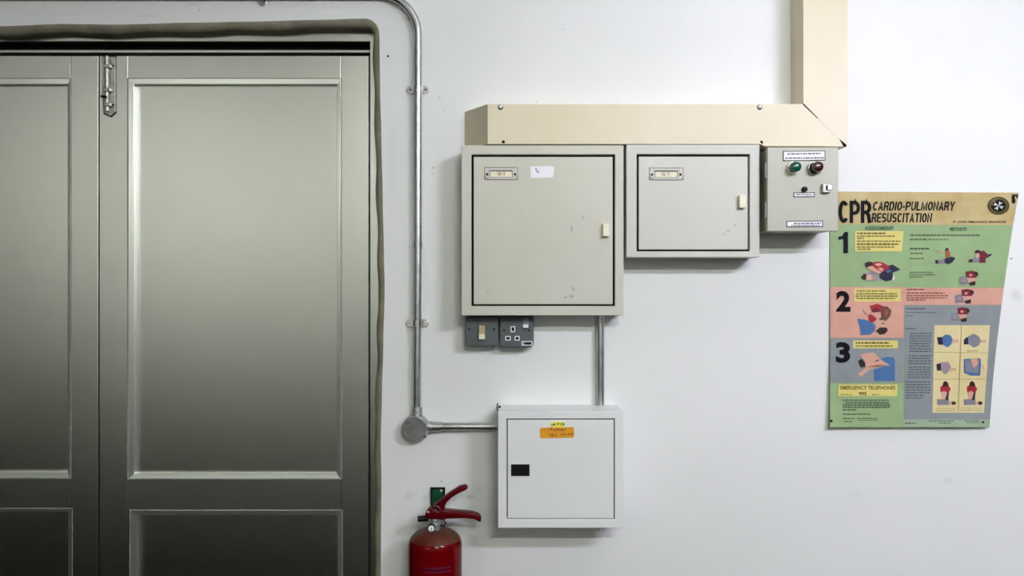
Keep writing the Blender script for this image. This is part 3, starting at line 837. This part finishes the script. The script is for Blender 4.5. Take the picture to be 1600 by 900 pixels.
lp = [(731.5, 762), (729, 765.5), (718, 770.5), (706, 777.5), (698, 785), (694.8, 791), (694.5, 797), (680, 799), (675, 797), (678, 789), (684, 785), (690, 780), (703, 769.5), (718, 760.5), (727, 758.5)]
bm = NB(); prism(bm, lp, ED + .011, ED - .011); bevel(bm, .003, 3, 25); obj('squeeze_lever', bm, M['handle'], ex, smooth=50)
bm = NB(); cyl(bm, P(669, 800, ED + .016), P(669, 800, ED - .016), .0024, n=14); obj('pivot_pin', bm, M['zinc'], ex, smooth=40)
bm = NB(); torus(bm, P(683, 795.5, ED + .017), .0085, .0011, (0.5, 1, 0.3)); obj('safety_ring', bm, M['steel'], ex, smooth=60)
bm = NB(); tube(bm, [P(677, 803, ED + .016), P(679.5, 799, ED + .018), P(682, 796, ED + .017)], .0012, 8); obj('safety_pin', bm, M['steel'], ex)
bm = NB(); cyl(bm, P(669, 809.5, ED), P(652.5, 811, ED + .004), .0078, .0072, n=18); obj('nozzle', bm, M['black'], ex, smooth=40)
gc = P(674.3, 824.8, ED + .03)
bm = NB(); cyl(bm, gc + Vector((.004, .03, .006)), gc + Vector((0, .002, 0)), .006, n=16); obj('gauge_stem', bm, M['zinc'], ex, smooth=40)
bm = NB(); lathe(bm, [(.0098, -.004), (.0098, .005), (.0085, .0065), (.0078, .0052), (.001, .0052)], gc, 'y', 28); ga = obj('gauge', bm, M['black'], ex, smooth=40)
bm = NB(); lathe(bm, [(.0076, .005), (.0076, .0056), (.0005, .0056)], gc, 'y', 28); obj('gauge_face', bm, M['paper'], ga)
bm = NB(); box(bm, gc.x - .0008, gc.x + .0012, gc.y - .0066, gc.y - .0054, gc.z - .0055, gc.z + .001); obj('gauge_needle', bm, M['ink'], ga)
bm = NB(); tube(bm, [P(693, 812, ED + .012), P(697, 817, ED + .014), P(693, 822, ED + .01), P(688, 820, ED + .008)], .0016, 8); obj('seal_tag', bm, M['black'], ex, smooth=40)
# faint printed band low on the cylinder, in view only at its top
def oncyl(px, py, lift=.0006):
    x = FX(px, ED + ER * .9); x = max(min(x, ec.x + ER * .97), ec.x - ER * .97)
    a = math.acos((x - ec.x) / ER); rr_ = ER + lift
    return Vector((ec.x + rr_ * math.cos(a), ec.y - rr_ * math.sin(a), FZ(py, ED + ER * .9)))
bm = NB(); rng = random.Random(9)
for yy in (887, 893, 903, 909): add_words(bm, 662, 704, yy, 3.0, oncyl, rng)
face_front(bm); obj('printed_label', bm, M['purple'], ex, fix=False, label='worn purple print')

wbk = thing('wall_bracket', 'small green wall bracket behind the red extinguisher handles', 'bracket', P(684, 800, 0))
bm = NB(); pbox(bm, 673, 695, 762, 812, .006, .0003); bevel(bm, .0015); obj('back_plate', bm, M['bracket'], wbk)
bm = NB(); cyl(bm, P(689.5, 766.5, .0085), P(689.5, 766.5, .005), .0028, n=14); obj('screw', bm, M['zinc'], wbk, smooth=40)
bm = NB(); ring(bm, (672.6, 695.4, 761.6, 812), (675, 693, 764.5, 810), .0075, .005); obj('plate_rim', bm, M['black'], wbk)
bm = NB(); tube(bm, [P(684, 806, .004), P(684, 812, .03), P(684, 816, .06), P(684, 817, .066)], .004, 10); obj('hook', bm, M['bracket'], wbk, smooth=40)

# ------------------------------------------------------------------ resuscitation poster
RE = [(298, 1593), (303, 1592), (320, 1588.5), (350, 1583), (400, 1575.5), (450, 1568.5), (500, 1562), (550, 1556), (600, 1551), (640, 1548), (668, 1546), (690, 1545)]
def right_x(y):
    for (a, b), (c, d) in zip(RE, RE[1:]):
        if a <= y <= c: return b + (d - b) * (y - a) / (c - a)
    return RE[-1][1] if y > 600 else RE[0][1]
def pd(px, py):
    v = (py - 298) / 370.0; u = (px - 1297) / 295.0
    d = .0030 + .017 * max(0, v) ** 4 * (1.05 - .55 * u)
    d += .0012 * math.sin(u * 7 + v * 3) * (.4 + .6 * v) + .0022 * math.exp(-((v - .03) / .06) ** 2) * (1 + math.sin(u * 26 + 1.3 * math.sin(u * 9)))
    return d
def PP(layer): return lambda x, y: P(x, y, pd(x, y) + .0004 * layer + .0003)

po = thing('cpr_poster', 'curling first-aid poster with black CPR heading on the right of the wall', 'poster', P(1430, 668, .01))
def top_y(x): return 299 + 4 * (x - 1297) / 295.0
bm = NB(); NU, NV = 40, 50
front, back = [], []
for j in range(NV + 1):
    v = j / NV; fr, bk = [], []
    for i in range(NU + 1):
        u = i / NU
        yl = 299 + (667.5 - 299) * v; yr = 303 + (668 - 303) * v; y = yl + (yr - yl) * u
        x = 1297 + (right_x(y) - 1297) * u
        fr.append(bm.verts.new(P(x, y, pd(x, y)))); p = P(x, y, pd(x, y)); p.y += .0009; bk.append(bm.verts.new(p))
    front.append(fr); back.append(bk)
for j in range(NV):
    for i in range(NU):
        bm.faces.new((front[j][i], front[j + 1][i], front[j + 1][i + 1], front[j][i + 1]))
        bm.faces.new((back[j][i], back[j][i + 1], back[j + 1][i + 1], back[j + 1][i]))
for i in range(NU):
    bm.faces.new((front[0][i], front[0][i + 1], back[0][i + 1], back[0][i])); bm.faces.new((front[NV][i], back[NV][i], back[NV][i + 1], front[NV][i + 1]))
for j in range(NV):
    bm.faces.new((front[j][0], back[j][0], back[j + 1][0], front[j + 1][0])); bm.faces.new((front[j][NU], front[j + 1][NU], back[j + 1][NU], back[j][NU]))
pm = {}
def pmat(k, c, c2=None, vs=12):
    c = tuple(x * .93 for x in c); c2 = tuple(x * .93 for x in c2) if c2 else None
    pm[k] = mat('print_' + k, rgb(*c), 0.5, col2=rgb(*(c2 or tuple(x * .93 for x in c))), vscale=vs, spec=.08 if k == 'black' else .25); return pm[k]
pmat('green', (158, 186, 136), (146, 172, 124)); pmat('tan', (206, 188, 138), (190, 166, 112), 16); pmat('pink', (226, 172, 154), (212, 158, 140))
pmat('grey', (146, 152, 156), (136, 142, 146)); pmat('lemon', (232, 218, 132), (222, 206, 118)); pmat('cream', (232, 218, 170), (222, 204, 148))
pmat('paleg', (166, 186, 156)); pmat('black', (14, 14, 20)); pmat('line', (70, 92, 68)); pmat('gline', (88, 96, 102)); pmat('pline', (128, 72, 62)); pmat('yline', (92, 80, 20))
pmat('skin', (222, 172, 152)); pmat('red', (168, 36, 48)); pmat('maroon', (112, 30, 48)); pmat('navy', (34, 32, 58)); pmat('blue', (72, 112, 164)); pmat('brown', (108, 72, 66))
pmat('hair', (44, 26, 28)); pmat('ash', (136, 134, 146)); pmat('lilac', (166, 146, 156)); pmat('orange', (168, 92, 50)); pmat('white', (226, 224, 220)); pmat('rule', (196, 176, 120))
sheet = obj('sheet', bm, pm['green'], po, smooth=60)

def patch(name, x0, x1, y0, y1, m, layer=1, clip=False, n=12, label=None, skew=0.0):
    """printed area; clip: runs to the sheet's right edge"""
    bm = NB(); mp = PP(layer); g = []
    for j in range(n + 1):
        y = y0 + (y1 - y0) * j / n; row = []
        for i in range(n + 1):
            yy = y + skew * i / n
            xe = right_x(yy) - .3 if clip else (x1 if not isinstance(x1, tuple) else x1[0] + (x1[1] - x1[0]) * j / n)
            xs = x0 if not isinstance(x0, tuple) else x0[0] + (x0[1] - x0[0]) * j / n
            row.append(bm.verts.new(mp(xs + (xe - xs) * i / n, yy)))
        g.append(row)
    for j in range(n):
        for i in range(n): bm.faces.new((g[j][i], g[j][i + 1], g[j + 1][i + 1], g[j + 1][i]))
    face_front(bm)
    return obj(name, bm, m, sheet, fix=False, smooth=60, label=label)

patch('header_band', 1297.3, 0, 299.3, 350.5, pm['tan'], 1, True, 30, skew=1.6)
patch('pink_band', 1297.3, 1412, 448.5, 528, pm['pink'], 1)
patch('pink_band', 1412, 0, 449.5, 476.5, pm['pink'], 1, True)
patch('grey_band', 1412.5, 0, 476.8, 656, pm['grey'], 1, True, 20)
patch('grey_band', 1297.3, (1412, 1410.5), 528.3, 598, pm['grey'], 1)
patch('footer_band', 1411, 0, 655.5, 667.3, pm['paleg'], 2, True)
patch('yellow_box', 1336, (1412, 1409), 361, 393, pm['lemon'], 2)
patch('yellow_box', 1335, 1408, 451, 471, pm['lemon'], 2)
patch('yellow_box', 1333, 1403, 532, 544.3, pm['lemon'], 2)
patch('yellow_box', 1310, 1402, 601, 619, pm['lemon'], 2)
patch('photo_box', (1460, 1457), (1547, 1537.5), 508, 645, pm['cream'], 2)

def lettering(items, m, layer=3, name='lettering', label=None):
    for it in items:
        bm = NB(); add_text(bm, *it[:5], PP(layer), **(it[5] if len(it) > 5 else {}))
        face_front(bm); obj(name, bm, m, sheet, fix=False, label=label)
bm = NB(); add_poly(bm, [(1310, 370), (1316, 368.5), (1319.5, 362.5), (1325, 362.5), (1325, 395.5), (1317.8, 395.5), (1317.8, 373.6), (1310, 374.4)], PP(3))
bmesh.ops.triangulate(bm, faces=bm.faces); face_front(bm); obj('lettering', bm, pm['black'], sheet, fix=False, label='large step number')
for body_, x0, y0, x1, y1, t_, sh_, gp in (('CPR', 1310, 313.5, 1361.5, 348.5, 5.6, 0, 1.0), ('CARDIO-PULMONARY', 1363, 315, 1493, 329, 2.3, .16, .8), ('RESUSCITATION', 1361.5, 333, 1457, 347.5, 2.3, .1, .8)):
    bm = NB(); add_heading(bm, body_, x0, y0, x1, y1, PP(3), t_, sh_, gp); face_front(bm)
    obj('lettering', bm, pm['black'], sheet, fix=False, label='large black heading')
lettering([('2', 1306.5, 454.5, 1329, 487, dict(bold=.045)), ('3', 1306, 534.5, 1328.5, 567, dict(bold=.045))], pm['black'], label='large step number')
lettering([('ST. JOHN AMBULANCE, SINGAPORE', 1489, 345, 1572, 349.3, dict(bold=.02))], pm['hair'])
lettering([('ASSESSMENT', 1351, 353.5, 1397, 359.5, dict(bold=.02)), ('METHOD', 1484.5, 355, 1511, 360.5, dict(bold=.02))], pm['line'])
lettering([('EMERGENCY TELEPHONES', 1313, 602.8, 1399, 608.8, dict(bold=.02)), ('995', 1342, 612.3, 1354, 618, dict(bold=.03))], pm['yline'])
lettering([('CHECK FOR BREATHING', 1338, 452.8, 1384, 456.3, dict(bold=.02))], pm['yline'])

def small_print(rows, m, seed, layer=3, h=1.7):
    bm = NB(); rng = random.Random(seed); mp = PP(layer)
    for r in rows: add_words(bm, r[0], r[1], r[2], r[3] if len(r) > 3 else h, mp, rng)
    face_front(bm); obj('small_print', bm, m, sheet, fix=False)['kind'] = 'stuff'
small_print([(1339, 1384, 364.6, 2.4), (1339, 1398, 369), (1339, 1352, 372.4), (1339, 1407, 377), (1339, 1404, 381.6, 2.6), (1339, 1399, 386), (1340, 1360, 389.4),
             (1338, 1401, 459), (1337, 1404, 462.6, 1.9), (1338, 1399, 466.2),
             (1337, 1390, 535.8, 2.4), (1337, 1397, 540.8), (1313, 1332, 616.5, .9), (1362, 1375, 616.5, .9)], pm['yline'], 1)
small_print([(1422, 1531, 367.3), (1422, 1448, 374), (1450, 1482, 374, 1.1), (1422, 1452, 388.4, 2.2), (1422, 1444, 396, 1.2), (1422, 1444, 403.8, 1.2), (1421, 1458, 425.5, 1.3), (1421, 1461, 429.3, 1.3), (1421, 1443, 432.8, 1.3),
             (1317, 1391, 625.3), (1321, 1391, 629.2, 2), (1317, 1391, 632.8, 2), (1317, 1390, 636.2, 2), (1317, 1338, 640.3, 2), (1317, 1361, 647, 1.5), (1317, 1337, 653.6, 1.2), (1339, 1374, 653.6, 1.2), (1340, 1372, 656.6, .8), (1319, 1334, 658.5, 1.2),
             (1414, 1431, 661.3, 1.6), (1452, 1490, 657.8, 1.2), (1468, 1486, 661, 1.3), (1506, 1531, 657.2, 1), (1510, 1530, 660, 1)], pm['line'], 2)
small_print([(1417, 1444, 452.3, 2.2), (1417, 1476, 457.8), (1417, 1481, 461.8), (1416, 1479, 465.4), (1417, 1446, 468.8)], pm['pline'], 3)
rows = [(1416, 1446, 482.4, 2.2), (1416, 1464, 488.3, 1.4), (1416, 1428, 493.5, 1.2), (1415, 1431, 513.5, 1.8)]
for k in range(8): rows.append((1421 if k else 1422, 1456 - .6 * (k % 3), 521 + k * 4.0, 1.8))
for k in range(4): rows.append((1420, 1455, 556 + k * 4, 1.8))
for k in range(5): rows.append((1419, 1454, 573.5 + k * 4, 1.7))
for k in range(7): rows.append((1415, 1454 - 2 * (k > 4) * k, 597 + k * 4.1, 1.7))
small_print(rows, pm['gline'], 4)
small_print([(1463, 1494, 638.6, 1.2), (1463, 1492, 641.8, 1.6), (1501, 1534, 637.8, 1.2), (1501, 1535, 641.2, 1.6), (1511, 1528, 548.5, 2.2)], pm['rule'], 6)
bm = NB(); mp = PP(3)
for a in ([(1502, 508.5), (1503, 508.5), (1498, 644.5), (1497, 644.5)], [(1459.6, 550), (1544, 551), (1544, 552), (1459.6, 551)], [(1458.4, 592), (1541, 592), (1541, 593), (1458.4, 593)]): add_poly(bm, a, mp)
face_front(bm); obj('box_rules', bm, pm['rule'], sheet, fix=False)

# emblem: dark disc in a ring with a pale eight-pointed cross
bm = NB(); mp = PP(3); ex0, ey0 = 1560, 321.5
def disc(bm, rx, ry, mp, mi, k=32): add_poly(bm, [(ex0 + rx * math.cos(2 * math.pi * i / k), ey0 + ry * math.sin(2 * math.pi * i / k)) for i in range(k)], mp, mi)
disc(bm, 17, 14, PP(3), 0); disc(bm, 15.6, 12.8, PP(4), 1); disc(bm, 11.5, 9.6, PP(5), 0)
for k in range(4):
    a = k * math.pi / 2 + .5
    def R_(r, t): return (ex0 + r * 1.12 * math.cos(a + t), ey0 + r * .92 * math.sin(a + t))
    add_poly(bm, [(ex0, ey0), R_(8.2, -.36), R_(6.2, 0), R_(8.2, .36)], PP(6), 2)
face_front(bm); em = obj('emblem', bm, [pm['black'], pm['yline'], pm['white']], sheet, fix=False, label='round dark emblem with a pale eight-pointed cross')

def picture(label, parts):
    keys = []; bm = NB()
    for li, (k, pts) in enumerate(parts):
        if k not in keys: keys.append(k)
        add_poly(bm, pts, PP(3 + li * .35), keys.index(k))
    bmesh.ops.triangulate(bm, faces=bm.faces); face_front(bm)
    obj('illustration', bm, [pm[k] for k in keys], sheet, fix=False, label=label)
def sh(pts, dx, dy=0): return [(x + dx, y + dy) for x, y in pts]

picture('rescuer in red kneeling over a casualty', [
    ('white', [(1393, 429), (1398, 431), (1398.5, 436), (1394, 438)]), ('white', [(1386, 417), (1399, 416), (1402, 419), (1390, 422)]),
    ('navy', [(1387, 415), (1395, 413.5), (1398, 417.5), (1407, 421), (1401, 423.5), (1392, 427), (1395, 432), (1394, 437), (1384, 439.5), (1375, 435), (1374, 429), (1380, 422)]),
    ('lilac', [(1353, 426), (1366, 423), (1374, 431), (1373, 437), (1357, 439.5), (1352, 437)]), ('skin', [(1354, 430), (1361, 429), (1364, 436), (1357, 438.5), (1353, 437)]),
    ('hair', [(1346, 433), (1350, 427.5), (1354, 429), (1353, 437), (1349, 437)]),
    ('red', [(1362, 410.5), (1370, 408.7), (1379, 410), (1388, 415), (1389.5, 419.5), (1379, 425), (1370, 422), (1363.5, 416)]),
    ('skin', [(1355, 417), (1363, 415.5), (1370, 421), (1378, 425), (1373, 428), (1364, 424), (1357, 421)]),
    ('pink', [(1367, 412), (1374, 411), (1379, 413), (1374, 416), (1369, 415)]), ('pink', [(1371, 419), (1377, 418), (1381, 421), (1378, 424)]), ('white', [(1356, 431), (1360, 430.5), (1360, 432), (1357, 432.5)]), ('ash', [(1359, 425), (1366, 424), (1370, 429), (1364, 428)]), ('blue', [(1384, 423), (1391, 421), (1393, 424), (1386, 427)]),
    ('hair', [(1352, 411), (1357, 408.7), (1363, 409.5), (1364, 415), (1358, 416), (1353, 417)])])
picture('rescuer leaning down to a casualty in blue', [
    ('blue', [(1339, 498), (1350, 499), (1362, 503), (1368, 509), (1367, 517), (1360, 523), (1345, 523.5), (1343, 510)]),
    ('skin', [(1367, 503), (1376, 499), (1386, 504), (1390, 509), (1386, 514), (1370, 515)]), ('hair', [(1368, 517.5), (1375, 511.5), (1386, 512), (1387, 517), (1382, 522), (1375, 523)]),
    ('skin', [(1361, 487), (1378, 485), (1384, 497), (1377, 502), (1366, 496)]), ('brown', [(1378, 479), (1386, 478.5), (1393, 485), (1391, 494), (1384, 501.5), (1377, 498), (1376, 488)]),
    ('red', [(1358.5, 478), (1371, 474.5), (1380, 478), (1377, 487), (1364, 488.5)]), ('red', [(1357, 491), (1365, 492), (1370, 499), (1365, 503.5), (1358, 502)]),
    ('maroon', [(1361, 483), (1370, 481), (1377, 486), (1364, 488)]), ('pink', [(1362, 492), (1372, 489), (1376, 493), (1368, 495)]), ('hair', [(1374, 497), (1380, 498), (1379, 499.5), (1374, 499)]), ('hair', [(1378, 505), (1382, 504.5), (1382, 506), (1378, 506.5)]), ('orange', [(1383, 483), (1388, 484), (1387, 492), (1382, 495)]),
    ('skin', [(1349, 484), (1356, 478), (1361, 482), (1360, 488), (1353, 490)])])
picture('hand feeling the neck of a casualty in blue', [
    ('blue', [(1374, 562), (1384, 558), (1396, 558), (1398.5, 563), (1398, 595), (1366, 595), (1365, 578), (1385, 571)]),
    ('skin', [(1347, 555), (1353, 551.5), (1366, 551), (1373, 559), (1378, 563), (1391, 571), (1370, 573), (1358, 578), (1345, 589), (1341.5, 584), (1353, 574), (1351, 565)]),
    ('pink', [(1345, 554), (1349, 552), (1352, 562), (1347, 560)]), ('brown', [(1368, 563.5), (1373, 561.5), (1374, 563), (1369, 565.5)]), ('pink', [(1358, 553), (1362, 552), (1364, 562), (1360, 564)]), ('orange', [(1352, 574), (1372, 570), (1388, 570.5), (1370, 573)]), ('hair', [(1341, 564), (1346, 560.5), (1352, 567), (1352, 573), (1345, 574)])])
picture('rescuer raising an arm beside a casualty', [
    ('ash', [(1463, 407), (1477, 404), (1480, 411), (1466, 412.5)]), ('hair', [(1461, 407), (1465, 406), (1467, 411), (1463, 412)]),
    ('navy', [(1476, 404.5), (1487, 401), (1493, 403), (1488, 410), (1481, 413), (1476, 410)]), ('orange', [(1478, 391), (1483, 391), (1485.5, 401), (1478, 403.5)]),
    ('skin', [(1462, 391), (1466, 391), (1476, 394.5), (1475, 396)]), ('hair', [(1477, 389), (1479, 387), (1482, 388.5), (1482, 391.5), (1478, 391.5)])])
picture('rescuer in dark red bending over a casualty', [
    ('ash', [(1517, 406), (1528, 399), (1531, 404), (1528, 409), (1518, 410)]), ('hair', [(1513.5, 406), (1519, 404.5), (1520, 409), (1514, 410)]),
    ('navy', [(1541, 399), (1550, 396), (1549, 398.5), (1543, 403)]), ('maroon', [(1529, 393), (1537, 391.5), (1545, 398.5), (1540, 405), (1540, 410.5), (1530, 410), (1531, 401)]),
    ('skin', [(1523, 396.5), (1529, 395.5), (1531, 400), (1526, 404)]), ('hair', [(1522.5, 394), (1526, 390.5), (1531, 391), (1531, 395), (1525, 396)])])
def mouth(dx, dy, label):
    picture(label, [('ash', sh([(1499, 433), (1510, 431), (1513, 444), (1499, 445)], dx, dy)), ('skin', sh([(1510, 433), (1524, 433), (1524.5, 440), (1513, 441.5)], dx, dy)),
                    ('maroon', sh([(1509, 424.5), (1518, 423), (1527, 425), (1529, 429), (1525, 434), (1511, 434)], dx, dy)), ('red', sh([(1513, 427), (1521, 427), (1522, 431), (1514, 432)], dx, dy)), ('skin', sh([(1514, 429), (1518, 428), (1519, 431), (1515, 432)], dx, dy)), ('hair', sh([(1522, 425), (1527, 425.5), (1529, 429), (1525, 431)], dx, dy)), ('pink', sh([(1516, 436), (1520, 435.5), (1520, 438), (1516, 438.5)], dx, dy)), ('lilac', sh([(1502, 435), (1508, 434), (1509, 440), (1503, 441)], dx, dy)),
                    ('hair', sh([(1514, 442), (1524, 439), (1524, 445), (1517, 446)], dx, dy))])
mouth(0, 0, 'mouth-to-mouth picture on the green band'); mouth(-7, 28.5, 'mouth-to-mouth picture on the pink band'); mouth(-13.5, 57, 'mouth-to-mouth picture on the grey band')
picture('torso lying in the top left cell', [('navy', [(1464, 527), (1473, 526.5), (1474, 538.5), (1466, 538.5)]), ('skin', [(1487, 530.5), (1498, 530), (1498, 535.5), (1487, 536.5)]),
        ('blue', [(1472.5, 526), (1478, 522.5), (1485, 524), (1488.5, 530), (1486.5, 538), (1480.5, 543), (1473.5, 538.5)])])
picture('torso lying in the top right cell', [('navy', [(1506, 531), (1510, 527), (1514, 527), (1514, 538), (1506, 538)]), ('skin', [(1531, 531), (1541, 531), (1541, 536), (1531, 535.5)]),
        ('ash', [(1512.5, 525.5), (1522, 521), (1530, 526), (1532.5, 532), (1530, 539), (1522, 543.5), (1513, 537.5)])])
picture('folded arms in the middle left cell', [('navy', [(1463, 569), (1471, 567), (1471.5, 579), (1464, 579)]), ('skin', [(1484, 575), (1494, 575), (1494, 579), (1485, 579.5)]),
        ('lilac', [(1470, 566), (1482, 565.5), (1486, 573.5), (1481, 582.5), (1475, 585), (1470.5, 578)])])
picture('pointing hand in the middle right cell', [('blue', [(1506, 561), (1532, 560), (1533, 570), (1531.5, 587), (1517, 587), (1506, 582.5)]), ('ash', [(1508, 563), (1530, 562), (1529, 583), (1509, 581)]),
        ('skin', [(1516.5, 561), (1527.5, 561), (1528, 569), (1521.5, 575)]), ('skin', [(1534, 569), (1536.5, 570), (1538.5, 578), (1537, 582)])])
for dx, side in ((0, 'left'), (41.5, 'right')):
    picture('chest compression in the bottom %s cell' % side, [
        ('ash', sh([(1464, 624), (1482, 623), (1484, 632.5), (1464.5, 633)], dx)), ('skin', sh([(1482, 628), (1489, 626.5), (1489, 632), (1483, 632)], dx)),
        ('hair', sh([(1486.5, 629), (1490, 626.8), (1493.5, 628.5), (1493, 632), (1488, 632.8)], dx)), ('navy', sh([(1478, 611), (1483, 612), (1481.5, 625), (1477, 625)], dx)),
        ('red', sh([(1469, 605), (1473, 602), (1481, 602), (1485.5, 607), (1483, 613), (1478, 615), (1470, 613)], dx)), ('skin', sh([(1471, 612), (1477, 611), (1480, 614), (1477, 624), (1472.5, 624)], dx)),
        ('hair', sh([(1472.5, 603.5), (1474, 597.5), (1477.5, 595), (1481, 598), (1482.5, 603.5)], dx))])
# fixings
for x, y in ((1535.5, 659.5), (1298.8, 657.5)):
    bm = NB(); q = P(x, y, pd(x, y)); lathe(bm, [(.0030, 0), (.0030, .0018), (.0005, .003)], q, 'y', 14); obj('pin', bm, M['black'], po, smooth=40)
bm = NB(); mp = PP(4)
for a in ([(1580, 304), (1590.5, 303.6), (1590, 306), (1583, 306.5)], [(1580, 307), (1585, 306), (1584, 311), (1582.5, 315), (1587, 315.5), (1584, 318.2), (1581, 316), (1581.5, 311)], [(1588, 306), (1590.8, 305.5), (1590, 310), (1588.8, 310)]):
    add_poly(bm, a, mp)
bmesh.ops.triangulate(bm, faces=bm.faces); face_front(bm); obj('torn_corner', bm, M['ink'], sheet, fix=False)
